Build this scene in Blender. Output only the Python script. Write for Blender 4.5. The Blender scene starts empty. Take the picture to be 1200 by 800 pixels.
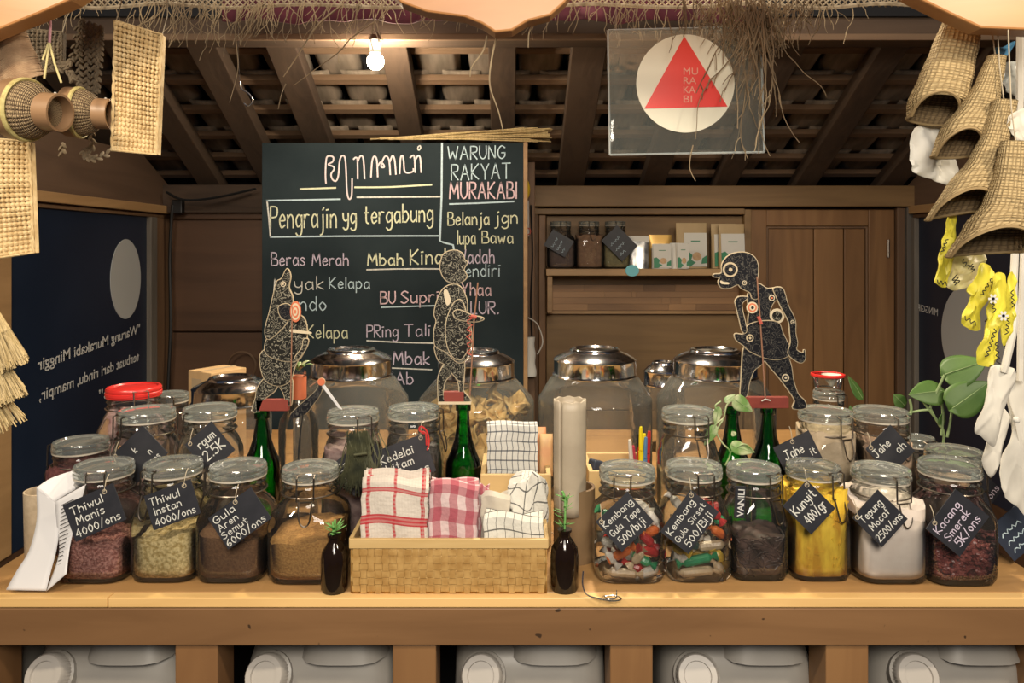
import bpy, math, random
from mathutils import Vector, Matrix
random.seed(7)
PI = math.pi
SC = bpy.context.scene
COL = SC.collection

# ---------------------------------------------------------------- camera
F, HY, CZ = 870.0, 290.0, 1.45        # focal length in pixels, horizon row, lens height
cam = bpy.data.objects.new('camera', bpy.data.cameras.new('camera'))
COL.objects.link(cam)
cam.location = (0, 0, CZ)
cam.rotation_euler = (PI/2, 0, 0)
cam.data.sensor_width = 36.0
cam.data.lens = 36.0*F/1200
cam.data.shift_y = -(400-HY)/1200
cam.data.clip_start = 0.02
SC.camera = cam
# ---------------------------------------------------------------- world and light
W = bpy.data.worlds.new('night'); SC.world = W; W.use_nodes = True
W.node_tree.nodes['Background'].inputs[0].default_value = (0.50, 0.60, 0.9, 1)
W.node_tree.nodes['Background'].inputs[1].default_value = 0.045
def light(name, typ, loc, power, color, size=0.1, aim=None, **k):
    d = bpy.data.lights.new(name, typ); d.energy = power; d.color = color
    if typ == 'AREA': d.size = size
    else: d.shadow_soft_size = size
    for a, b in k.items(): setattr(d, a, b)
    o = bpy.data.objects.new(name, d); COL.objects.link(o); o.location = loc
    if aim: o.rotation_euler = (Vector(aim)-Vector(loc)).to_track_quat('-Z', 'Y').to_euler()
    return o
light('bulb_light', 'POINT', (-0.383, 2.08, 1.971), 24, (1.0, 0.84, 0.62), 0.034)
light('shop_lamp', 'SPOT', (0.18, 1.78, 2.20), 62, (1.0, 0.84, 0.62), 0.05, aim=(0.10, 1.30, 0.9), spot_size=2.1, spot_blend=.5)
light('front_lamp_a', 'SPOT', (-1.0, 0.30, 2.10), 28, (1.0, 0.84, 0.62), 0.06, aim=(-.25, 1.2, 1.25), spot_size=1.9, spot_blend=.5)
light('front_lamp_b', 'SPOT', (1.05, 0.30, 2.10), 28, (1.0, 0.84, 0.63), 0.06, aim=(.35, 1.2, 1.25), spot_size=1.9, spot_blend=.5)
light('jar_fill', 'AREA', (0.1, -0.5, 1.95), 14, (1.0, 0.90, 0.76), 0.45, aim=(0, 1.2, 1.05))  # added fill near the lens to brighten the jar contents, not a lamp
light('front_fill', 'AREA', (0.0, -1.6, 3.3), 48, (1.0, 0.90, 0.78), 1.3, aim=(0, 2.2, 1.2))  # added soft fill from the front, stands for no street lamp
SC.view_settings.view_transform = 'Standard'
SC.view_settings.look = 'None'
SC.view_settings.gamma = 1
SC.view_settings.use_curve_mapping = False
SC.view_settings.exposure = 0.45
SC.cycles.transparent_max_bounces = 48
SC.cycles.max_bounces = 10
SC.cycles.caustics_reflective = False
SC.cycles.caustics_refractive = False
SC.cycles.sample_clamp_indirect = 4

def P(px, py, Y):
    return Vector(((px-600)/F*Y, Y, CZ+(HY-py)/F*Y))
def X_(px, Y): return (px-600)/F*Y
# ---------------------------------------------------------------- materials
def nt(name):
    m = bpy.data.materials.new(name); m.use_nodes = True
    n = m.node_tree; b = n.nodes['Principled BSDF']
    return m, n, b
def lin(n, *a): return n.links.new(*a)
def c4(c): return (c[0], c[1], c[2], 1)
def texco(n, stretch=(1, 1, 1), kind='Object'):
    tc = n.nodes.new('ShaderNodeTexCoord'); mp = n.nodes.new('ShaderNodeMapping')
    mp.inputs['Scale'].default_value = stretch
    lin(n, tc.outputs[kind], mp.inputs['Vector']); return mp.outputs[0]
def pmat(name, c, c2=None, rough=.6, metal=0, scale=20, stretch=(1, 1, 1), detail=5, bump=0, bscale=None, contrast=(.35, .65), spec=.5, emit=None, trans=0):
    m, n, b = nt(name)
    b.inputs['Base Color'].default_value = c4(c); b.inputs['Roughness'].default_value = rough
    b.inputs['Metallic'].default_value = metal; b.inputs['Specular IOR Level'].default_value = spec
    if trans: b.inputs['Transmission Weight'].default_value = trans
    if emit: b.inputs['Emission Color'].default_value = c4(emit[0]); b.inputs['Emission Strength'].default_value = emit[1]
    if c2 or bump:
        v = texco(n, stretch)
        t = n.nodes.new('ShaderNodeTexNoise'); t.inputs['Scale'].default_value = scale; t.inputs['Detail'].default_value = detail
        lin(n, v, t.inputs['Vector'])
        if c2:
            r = n.nodes.new('ShaderNodeValToRGB'); r.color_ramp.elements[0].position, r.color_ramp.elements[1].position = contrast
            r.color_ramp.elements[0].color = c4(c); r.color_ramp.elements[1].color = c4(c2)
            lin(n, t.outputs['Fac'], r.inputs[0]); lin(n, r.outputs[0], b.inputs['Base Color'])
        if bump:
            t2 = t
            if bscale:
                t2 = n.nodes.new('ShaderNodeTexNoise'); t2.inputs['Scale'].default_value = bscale; lin(n, v, t2.inputs['Vector'])
            bp = n.nodes.new('ShaderNodeBump'); bp.inputs['Strength'].default_value = bump; bp.inputs['Distance'].default_value = .004
            lin(n, t2.outputs['Fac'], bp.inputs['Height']); lin(n, bp.outputs[0], b.inputs['Normal'])
    return m
def wood(name, c, c2, axis='x', rough=.55, scale=9, bump=.25, spots=None):
    s = {'x': (.12, 1, 1), 'y': (1, .12, 1), 'z': (1, 1, .12)}[axis]
    m, n, b = nt(name); b.inputs['Roughness'].default_value = rough
    v = texco(n, s)
    t = n.nodes.new('ShaderNodeTexNoise'); t.inputs['Scale'].default_value = scale*3; t.inputs['Detail'].default_value = 8; t.inputs['Distortion'].default_value = 1.2
    lin(n, v, t.inputs['Vector'])
    t2 = n.nodes.new('ShaderNodeTexNoise'); t2.inputs['Scale'].default_value = scale*.6; t2.inputs['Detail'].default_value = 3
    lin(n, v, t2.inputs['Vector'])
    mx = n.nodes.new('ShaderNodeMath'); mx.operation = 'ADD'; lin(n, t.outputs['Fac'], mx.inputs[0]); lin(n, t2.outputs['Fac'], mx.inputs[1])
    hf = n.nodes.new('ShaderNodeMath'); hf.operation = 'MULTIPLY'; hf.inputs[1].default_value = .5; lin(n, mx.outputs[0], hf.inputs[0])
    # a little value shift from object to object, so planks differ
    oi = n.nodes.new('ShaderNodeObjectInfo'); ad = n.nodes.new('ShaderNodeMath'); ad.operation = 'MULTIPLY_ADD'
    ad.inputs[1].default_value = .16; lin(n, oi.outputs['Random'], ad.inputs[0])
    sb = n.nodes.new('ShaderNodeMath'); sb.operation = 'SUBTRACT'; sb.inputs[1].default_value = .08
    lin(n, hf.outputs[0], ad.inputs[2]); lin(n, ad.outputs[0], sb.inputs[0])
    r = n.nodes.new('ShaderNodeValToRGB'); r.color_ramp.elements[0].position = .36; r.color_ramp.elements[1].position = .64
    r.color_ramp.elements[0].color = c4(c); r.color_ramp.elements[1].color = c4(c2)
    lin(n, sb.outputs[0], r.inputs[0])
    out = r.outputs[0]
    if spots:
        vo = n.nodes.new('ShaderNodeTexNoise'); vo.inputs['Scale'].default_value = spots; vo.inputs['Detail'].default_value = 1
        lin(n, texco(n), vo.inputs['Vector'])
        gt = n.nodes.new('ShaderNodeValToRGB'); gt.color_ramp.elements[0].position = .76; gt.color_ramp.elements[1].position = .78
        lin(n, vo.outputs['Fac'], gt.inputs[0])
        mi = n.nodes.new('ShaderNodeMix'); mi.data_type = 'RGBA'; lin(n, gt.outputs[0], mi.inputs[0]); lin(n, out, mi.inputs[6])
        mi.inputs[7].default_value = c4([x*.3 for x in c]); out = mi.outputs[2]
    lin(n, out, b.inputs['Base Color'])
    bp = n.nodes.new('ShaderNodeBump'); bp.inputs['Strength'].default_value = bump; bp.inputs['Distance'].default_value = .003
    lin(n, t.outputs['Fac'], bp.inputs['Height']); lin(n, bp.outputs[0], b.inputs['Normal'])
    return m
def glass(name, tint=(.93, .96, .93), edge=(.55, .62, .56), refl=1.0, rough=.02, haze=0.0, hazec=(.8, .85, .8)):
    """thin blown glass: clear straight through, deeper tint where the wall is seen edge-on, sharp reflections"""
    m, n, b = nt(name); n.nodes.remove(b)
    o = n.nodes['Material Output']
    lw = n.nodes.new('ShaderNodeLayerWeight'); lw.inputs['Blend'].default_value = .32
    mc = n.nodes.new('ShaderNodeMix'); mc.data_type = 'RGBA'; mc.inputs[6].default_value = c4(tint); mc.inputs[7].default_value = c4(edge)
    pw = n.nodes.new('ShaderNodeMath'); pw.operation = 'POWER'; pw.inputs[1].default_value = 2.0
    lin(n, lw.outputs['Facing'], pw.inputs[0]); lin(n, pw.outputs[0], mc.inputs[0])
    tr = n.nodes.new('ShaderNodeBsdfTransparent'); lin(n, mc.outputs[2], tr.inputs[0])
    gl = n.nodes.new('ShaderNodeBsdfGlossy'); gl.inputs['Roughness'].default_value = rough
    nz = n.nodes.new('ShaderNodeTexNoise'); nz.inputs['Scale'].default_value = 22; lin(n, texco(n), nz.inputs['Vector'])
    bp = n.nodes.new('ShaderNodeBump'); bp.inputs['Strength'].default_value = .25; bp.inputs['Distance'].default_value = .006
    lin(n, nz.outputs['Fac'], bp.inputs['Height']); lin(n, bp.outputs[0], gl.inputs['Normal'])
    fr = n.nodes.new('ShaderNodeFresnel'); fr.inputs[0].default_value = 1.5
    ml = n.nodes.new('ShaderNodeMath'); ml.operation = 'MULTIPLY'; ml.inputs[1].default_value = 1.5*refl; ml.use_clamp = True
    lin(n, fr.outputs[0], ml.inputs[0])
    mx = n.nodes.new('ShaderNodeMixShader'); lin(n, ml.outputs[0], mx.inputs[0]); lin(n, tr.outputs[0], mx.inputs[1]); lin(n, gl.outputs[0], mx.inputs[2])
    last = mx.outputs[0]
    if haze:
        df = n.nodes.new('ShaderNodeBsdfDiffuse'); df.inputs[0].default_value = c4(hazec)
        tl = n.nodes.new('ShaderNodeBsdfTranslucent'); tl.inputs[0].default_value = c4(hazec)
        a = n.nodes.new('ShaderNodeAddShader'); lin(n, df.outputs[0], a.inputs[0]); lin(n, tl.outputs[0], a.inputs[1])
        m2 = n.nodes.new('ShaderNodeMixShader'); m2.inputs[0].default_value = haze; lin(n, last, m2.inputs[1]); lin(n, a.outputs[0], m2.inputs[2]); last = m2.outputs[0]
    lin(n, last, o.inputs['Surface'])
    return m
def weave(name, ca, cb, nu, nv, bump=.8, rough=.7, gap=None):
    """basket weave over UV: nu x nv crossings"""
    m, n, b = nt(name); b.inputs['Roughness'].default_value = rough; b.inputs['Specular IOR Level'].default_value = .25
    v = texco(n, (nu, nv, 1), 'UV')
    ck = n.nodes.new('ShaderNodeTexChecker'); ck.inputs['Scale'].default_value = 1; lin(n, v, ck.inputs['Vector'])
    ck.inputs['Color1'].default_value = (1, 1, 1, 1); ck.inputs['Color2'].default_value = (0, 0, 0, 1)
    sp = n.nodes.new('ShaderNodeSeparateXYZ'); lin(n, v, sp.inputs[0])
    def hump(s):
        a = n.nodes.new('ShaderNodeMath'); a.operation = 'MULTIPLY'; a.inputs[1].default_value = PI; lin(n, s, a.inputs[0])
        c = n.nodes.new('ShaderNodeMath'); c.operation = 'SINE'; lin(n, a.outputs[0], c.inputs[0])
        d = n.nodes.new('ShaderNodeMath'); d.operation = 'ABSOLUTE'; lin(n, c.outputs[0], d.inputs[0]); return d.outputs[0]
    hx, hy = hump(sp.outputs[0]), hump(sp.outputs[1])
    # strand height: over-strand rounded across, bulging along
    mix = n.nodes.new('ShaderNodeMix'); lin(n, ck.outputs['Fac'], mix.inputs[0]); lin(n, hx, mix.inputs[2]); lin(n, hy, mix.inputs[3])
    mu = n.nodes.new('ShaderNodeMath'); mu.operation = 'MULTIPLY'; lin(n, hx, mu.inputs[0]); lin(n, hy, mu.inputs[1])
    h = n.nodes.new('ShaderNodeMath'); h.operation = 'ADD'; lin(n, mix.outputs[0], h.inputs[0]); lin(n, mu.outputs[0], h.inputs[1])
    hh = n.nodes.new('ShaderNodeMath'); hh.operation = 'MULTIPLY'; hh.inputs[1].default_value = .5; lin(n, h.outputs[0], hh.inputs[0])
    nz = n.nodes.new('ShaderNodeTexNoise'); nz.inputs['Scale'].default_value = .6; nz.inputs['Detail'].default_value = 4; lin(n, v, nz.inputs['Vector'])
    k = n.nodes.new('ShaderNodeMath'); k.operation = 'MULTIPLY_ADD'; k.inputs[1].default_value = .9; lin(n, nz.outputs['Fac'], k.inputs[0])
    hs = n.nodes.new('ShaderNodeMath'); hs.operation = 'SUBTRACT'; hs.inputs[1].default_value = .45; lin(n, hh.outputs[0], hs.inputs[0]); lin(n, hs.outputs[0], k.inputs[2])
    r = n.nodes.new('ShaderNodeValToRGB'); r.color_ramp.elements[0].position = .2; r.color_ramp.elements[1].position = .75
    r.color_ramp.elements[0].color = c4(cb); r.color_ramp.elements[1].color = c4(ca)
    lin(n, k.outputs[0], r.inputs[0]); lin(n, r.outputs[0], b.inputs['Base Color'])
    bp = n.nodes.new('ShaderNodeBump'); bp.inputs['Strength'].default_value = bump; bp.inputs['Distance'].default_value = .003
    lin(n, hh.outputs[0], bp.inputs['Height']); lin(n, bp.outputs[0], b.inputs['Normal'])
    return m
def plaid(name, base, bands_u, bands_v, uo=0, rough=.9, check=False, cc=None):
    """cloth over UV: coloured bands (centre, halfwidth, colour) in u and v, repeated each unit"""
    m, n, b = nt(name); b.inputs['Roughness'].default_value = rough; b.inputs['Specular IOR Level'].default_value = .1
    tc = n.nodes.new('ShaderNodeTexCoord'); sp = n.nodes.new('ShaderNodeSeparateXYZ'); lin(n, tc.outputs['UV'], sp.inputs[0])
    rgb = n.nodes.new('ShaderNodeRGB'); rgb.outputs[0].default_value = c4(base); cur = rgb.outputs[0]
    for ax, bands in ((0, bands_u), (1, bands_v)):
        for (rep, c, hw, colr, al) in bands:
            a = n.nodes.new('ShaderNodeMath'); a.operation = 'MULTIPLY'; a.inputs[1].default_value = rep; lin(n, sp.outputs[ax], a.inputs[0])
            f = n.nodes.new('ShaderNodeMath'); f.operation = 'FRACT'; lin(n, a.outputs[0], f.inputs[0])
            cp = n.nodes.new('ShaderNodeMath'); cp.operation = 'COMPARE'; cp.inputs[1].default_value = c; cp.inputs[2].default_value = hw; lin(n, f.outputs[0], cp.inputs[0])
            am = n.nodes.new('ShaderNodeMath'); am.operation = 'MULTIPLY'; am.inputs[1].default_value = al; lin(n, cp.outputs[0], am.inputs[0])
            mi = n.nodes.new('ShaderNodeMix'); mi.data_type = 'RGBA'; lin(n, am.outputs[0], mi.inputs[0]); lin(n, cur, mi.inputs[6]); mi.inputs[7].default_value = c4(colr); cur = mi.outputs[2]
    lin(n, cur, b.inputs['Base Color'])
    t = n.nodes.new('ShaderNodeTexNoise'); t.inputs['Scale'].default_value = 120; lin(n, texco(n), t.inputs['Vector'])
    bp = n.nodes.new('ShaderNodeBump'); bp.inputs['Strength'].default_value = .5; bp.inputs['Distance'].default_value = .003
    lin(n, t.outputs['Fac'], bp.inputs['Height']); lin(n, bp.outputs[0], b.inputs['Normal'])
    return m
def leather(name, dark, line, sc=70):
    """carved puppet leather: fine pale chased rings and scrolls on dark paint"""
    m, n, b = nt(name); b.inputs['Roughness'].default_value = .6; b.inputs['Specular IOR Level'].default_value = .15
    v = texco(n)
    nz = n.nodes.new('ShaderNodeTexNoise'); nz.inputs['Scale'].default_value = 45; lin(n, v, nz.inputs['Vector'])
    mv = n.nodes.new('ShaderNodeMix'); mv.data_type = 'VECTOR'; mv.inputs[0].default_value = .05; lin(n, v, mv.inputs[4]); lin(n, nz.outputs['Color'], mv.inputs[5])
    vo = n.nodes.new('ShaderNodeTexVoronoi'); vo.inputs['Scale'].default_value = sc; lin(n, mv.outputs[1], vo.inputs['Vector'])
    a = n.nodes.new('ShaderNodeMath'); a.operation = 'MULTIPLY'; a.inputs[1].default_value = 17; lin(n, vo.outputs['Distance'], a.inputs[0])
    s = n.nodes.new('ShaderNodeMath'); s.operation = 'SINE'; lin(n, a.outputs[0], s.inputs[0])
    r = n.nodes.new('ShaderNodeValToRGB'); r.color_ramp.elements[0].position = .62; r.color_ramp.elements[1].position = .95
    r.color_ramp.elements[0].color = c4(dark); r.color_ramp.elements[1].color = c4(line)
    lin(n, s.outputs[0], r.inputs[0]); lin(n, r.outputs[0], b.inputs['Base Color'])
    return m
def foil(name, c, c2=None, sc=60):
    m = pmat(name, c, c2, rough=.3, scale=sc, bump=.5, spec=.8); return m

M = {}
M['pine_top'] = wood('pine_top', (.27, .14, .05), (.46, .26, .10), 'x', .42, 6, .1)  # darker pine: the shadow lying on the counter top is in this colour
M['pine_front'] = wood('pine_front', (.56, .33, .11), (.84, .54, .22), 'x', .38, 6, .1)  # lighter copy: the bright light on the front strip is in this colour
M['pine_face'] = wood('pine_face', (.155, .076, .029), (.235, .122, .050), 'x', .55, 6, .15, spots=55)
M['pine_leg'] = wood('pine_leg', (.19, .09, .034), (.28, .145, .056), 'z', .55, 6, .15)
M['valance'] = wood('valance', (.37, .165, .055), (.52, .26, .095), 'x', .4, 4, .1)
M['old_beam'] = wood('old_beam', (.05, .03, .018), (.11, .068, .042), 'x', .8, 7, .6)
M['rafter'] = wood('rafter', (.045, .027, .018), (.095, .06, .038), 'y', .8, 7, .5)
M['batten'] = wood('batten', (.12, .072, .04), (.22, .135, .078), 'x', .8, 7, .5)
M['wall_wood'] = wood('wall_wood', (.14, .078, .030), (.25, .148, .060), 'x', .55, 5, .3)
M['wall_dark'] = wood('wall_dark', (.065, .030, .014), (.115, .056, .027), 'x', .6, 4, .3)
M['door_wood'] = wood('door_wood', (.155, .072, .026), (.29, .15, .058), 'z', .5, 4, .3)
M['frame_wood'] = wood('frame_wood', (.12, .065, .033), (.20, .115, .06), 'z', .65, 6, .4)
M['grey_wood'] = wood('grey_wood', (.10, .085, .07), (.18, .155, .125), 'z', .8, 6, .4)
M['rail'] = wood('rail', (.33, .19, .08), (.45, .27, .12), 'y', .6, 6, .3)
M['gable'] = wood('gable', (.10, .058, .035), (.155, .092, .056), 'y', .7, 5, .4)
M['shelf_wood'] = wood('shelf_wood', (.30, .17, .075), (.44, .27, .12), 'x', .5, 6, .2)
M['strip_wood'] = wood('strip_wood', (.14, .072, .033), (.36, .20, .09), 'x', .5, 3, .2)
M['tile'] = pmat('clay_tile', (.15, .12, .09), (.27, .215, .165), rough=.9, scale=10, stretch=(3, .6, 1), bump=.25)
M['banner'] = pmat('banner_vinyl', (.010, .018, .038), (.015, .025, .050), rough=.28, scale=3)
M['disc'] = pmat('grey_print', (.50, .51, .50), rough=.35)
M['print'] = pmat('white_print', (.62, .62, .6), rough=.5)
M['board'] = pmat('blackboard_paint', (.012, .020, .024), (.026, .038, .043), rough=.75, scale=4, contrast=(.3, .75), spec=.15)
M['chalk_w'] = pmat('white_chalk', (.72, .72, .66), (.5, .5, .47), rough=1, scale=180)
M['chalk_y'] = pmat('yellow_chalk', (.70, .72, .50), (.55, .56, .40), rough=1, scale=180)
M['chalk_p'] = pmat('pink_chalk', (.72, .54, .58), (.58, .42, .46), rough=1, scale=180)
M['chalk_s'] = pmat('script_chalk', (.74, .66, .66), (.62, .52, .53), rough=1, scale=180)
M['chalk_b'] = pmat('blue_chalk', (.52, .66, .72), (.42, .54, .60), rough=1, scale=180)
M['chalk_l'] = pmat('lilac_chalk', (.60, .52, .64), (.5, .44, .54), rough=1, scale=180)
M['slate'] = pmat('slate_card', (.012, .013, .018), (.022, .022, .028), rough=.5, scale=30)
M['slate_blue'] = pmat('slate_card_blue', (.018, .026, .045), (.026, .034, .055), rough=.5, scale=30)
M['glass'] = glass('jar_glass', (.985, .985, .98), (.87, .89, .85), .9, haze=.010, hazec=(.8, .8, .76))
M['glass_big'] = glass('large_jar_glass', (.97, .97, .96), (.84, .86, .82), .9, haze=.05, hazec=(.75, .76, .7))
M['lid_glass'] = glass('lid_glass', (.90, .95, .91), (.84, .90, .85), 2.2, .05, haze=.11)
M['green_glass'] = glass('green_bottle_glass', (.07, .62, .15), (.02, .30, .05), 1.1)
M['dark_glass'] = pmat('brown_black_glass', (.010, .005, .003), rough=.09, spec=.5)
M['acrylic'] = glass('clear_acrylic', (.97, .98, .97), (.9, .92, .9), .7, .05, haze=.02)
M['acrylic_edge'] = pmat('acrylic_edge', (.55, .58, .56), rough=.2)
M['chrome'] = pmat('chrome', (.86, .88, .92), rough=.13, metal=1)
M['steel_dull'] = pmat('dull_steel', (.42, .40, .38), rough=.3, metal=1)
M['wire'] = pmat('clasp_wire', (.20, .17, .14), rough=.35, metal=1)
M['wire_light'] = pmat('bright_wire', (.75, .73, .70), rough=.25, metal=1)
M['gasket'] = pmat('gasket', (.50, .45, .37), rough=.6)
M['gasket_red'] = pmat('red_plastic', (.62, .03, .025), rough=.3, spec=.6)
M['string'] = pmat('string', (.45, .38, .27), rough=.9)
M['red_string'] = pmat('red_string', (.55, .03, .03), rough=.7)
M['white_plastic'] = pmat('milky_plastic', (.29, .27, .24), (.33, .31, .275), rough=.42, scale=8)
M['white_cap'] = pmat('cap_plastic', (.42, .39, .35), rough=.4)
M['sticker'] = pmat('sticker_paper', (.64, .62, .56), rough=.7)
M['ink'] = pmat('black_ink', (.01, .01, .01), rough=.6)
M['paper'] = pmat('white_paper', (.62, .61, .62), (.68, .67, .67), rough=.6, scale=6)
M['paper_warm'] = pmat('cream_paper', (.60, .56, .47), (.66, .62, .54), rough=.7, scale=6)
M['card'] = pmat('cardboard', (.50, .32, .15), (.56, .37, .18), rough=.8, scale=30)
M['card_dark'] = pmat('cardboard_label', (.40, .30, .18), rough=.8)
M['kraft'] = pmat('kraft_paper', (.42, .30, .15), (.46, .33, .17), rough=.6, scale=20)
M['label_green'] = pmat('green_print', (.02, .20, .09), rough=.5)
M['label_food'] = pmat('brown_print', (.45, .26, .12), (.55, .36, .18), rough=.5, scale=60)
M['silver'] = pmat('silver_foil', (.62, .62, .60), (.2, .2, .2), rough=.22, metal=.7, scale=35)
M['gold'] = pmat('gold_foil', (.55, .33, .08), rough=.3, metal=.4)
M['teal'] = pmat('teal_sticker', (.16, .50, .56), rough=.5)
M['leather'] = leather('puppet_black', (.008, .008, .011), (.085, .08, .07), 95)
M['leather_br'] = leather('puppet_brown', (.014, .013, .011), (.28, .26, .20), 100)
M['horn'] = pmat('puppet_edge', (.52, .42, .27), rough=.6)
M['rod'] = pmat('puppet_rod', (.30, .15, .09), rough=.5)
M['pink_rod'] = pmat('red_joint', (.50, .10, .07), rough=.6)
M['red_block'] = pmat('red_block', (.24, .04, .025), (.19, .03, .02), rough=.6, scale=20)
M['orange_ring'] = pmat('orange_paint', (.60, .16, .07), rough=.6)
M['cream'] = pmat('cream_paint', (.62, .52, .36), rough=.6)
M['red_sign'] = pmat('red_sign', (.80, .035, .022), rough=.35)
M['cream_sign'] = pmat('cream_sign', (.78, .76, .60), rough=.4)
M['sign_letters'] = pmat('sign_letters', (.80, .35, .25), rough=.5)
M['straw'] = pmat('dry_root', (.34, .26, .155), (.18, .13, .08), rough=.9, scale=14)
M['lattice'] = pmat('pale_mat', (.22, .17, .11), (.40, .33, .23), rough=.9, scale=60)
M['maroon'] = pmat('maroon_cloth', (.05, .006, .014), (.08, .01, .02), rough=.9, scale=20)
M['broom'] = pmat('broom_straw', (.40, .29, .12), (.60, .46, .24), rough=.8, scale=40, stretch=(6, 6, .4))
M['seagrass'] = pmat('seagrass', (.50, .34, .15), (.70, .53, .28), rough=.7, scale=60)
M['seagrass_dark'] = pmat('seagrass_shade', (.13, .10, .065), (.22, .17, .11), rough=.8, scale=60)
M['bamboo'] = pmat('bamboo_skin', (.23, .13, .065), (.32, .19, .10), rough=.42, scale=5, stretch=(1, 1, 8))
M['bamboo_in'] = pmat('bamboo_cut', (.46, .29, .14), rough=.6)
M['rattan'] = pmat('rattan_band', (.58, .50, .20), (.40, .32, .12), rough=.6, scale=120)
M['cord_pink'] = pmat('cord_pink', (.45, .22, .26), rough=.8)
M['cord_gold'] = pmat('cord_gold', (.55, .47, .22), rough=.8)
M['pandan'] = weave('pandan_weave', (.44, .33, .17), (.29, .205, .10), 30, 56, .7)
M['pandan_in'] = weave('pandan_inside_shaded', (.30, .21, .11), (.16, .11, .06), 30, 60, .6)  # darker copy of the weave, shade of the hollow put into its colour
M['brown_weave'] = weave('brown_weave', (.33, .21, .12), (.12, .07, .04), 6, 40, .9)
M['cup_weave'] = weave('cup_weave', (.44, .32, .18), (.10, .06, .035), 40, 14, .9)
M['tissue'] = pmat('tissue_wrap', (.66, .64, .58), (.60, .58, .52), rough=.6, scale=9, bump=.3)
M['cotton'] = pmat('cotton_bag', (.58, .55, .48), (.64, .61, .54), rough=.9, scale=14, bump=.3)
M['leaf'] = pmat('leaf_green', (.05, .12, .022), (.10, .19, .045), rough=.5, scale=14)
M['leaf_light'] = pmat('leaf_variegated', (.14, .26, .07), (.48, .52, .30), rough=.4, scale=34, contrast=(.42, .6))
M['stem'] = pmat('leaf_stem', (.26, .36, .16), rough=.5)
M['sprig'] = pmat('sprig_green', (.10, .30, .07), (.2, .42, .12), rough=.5, scale=30)
M['herb'] = pmat('dry_herb', (.025, .03, .016), (.09, .09, .04), rough=.8, scale=30)
M['cable'] = pmat('black_cable', (.008, .008, .008), rough=.5)
M['box_weave'] = weave('bamboo_box_weave', (.66, .44, .17), (.38, .21, .06), 25, 5, .5, .45)
M['box_rim'] = pmat('bamboo_rim', (.55, .37, .15), (.62, .43, .19), rough=.5, scale=30, stretch=(.3, 4, 4))
M['box_pale'] = wood('pale_box', (.52, .35, .15), (.62, .44, .20), 'x', .6, 6, .1)
M['bulb'] = pmat('bulb_glow', (1, 1, 1), emit=((1, .86, .66), 40))
M['yellow_pl'] = pmat('yellow_plastic', (.75, .52, .03), rough=.4)
M['blue_pl'] = pmat('blue_plastic', (.08, .25, .45), rough=.4)
M['floor'] = pmat('floor_concrete', (.10, .09, .08), (.14, .13, .11), rough=.8, scale=5)
M['dark'] = pmat('near_black', (.012, .012, .014), rough=.9)
M['plastered'] = pmat('parchment', (.36, .30, .22), (.46, .39, .29), rough=.5, scale=14)
M['batik'] = None
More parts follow.
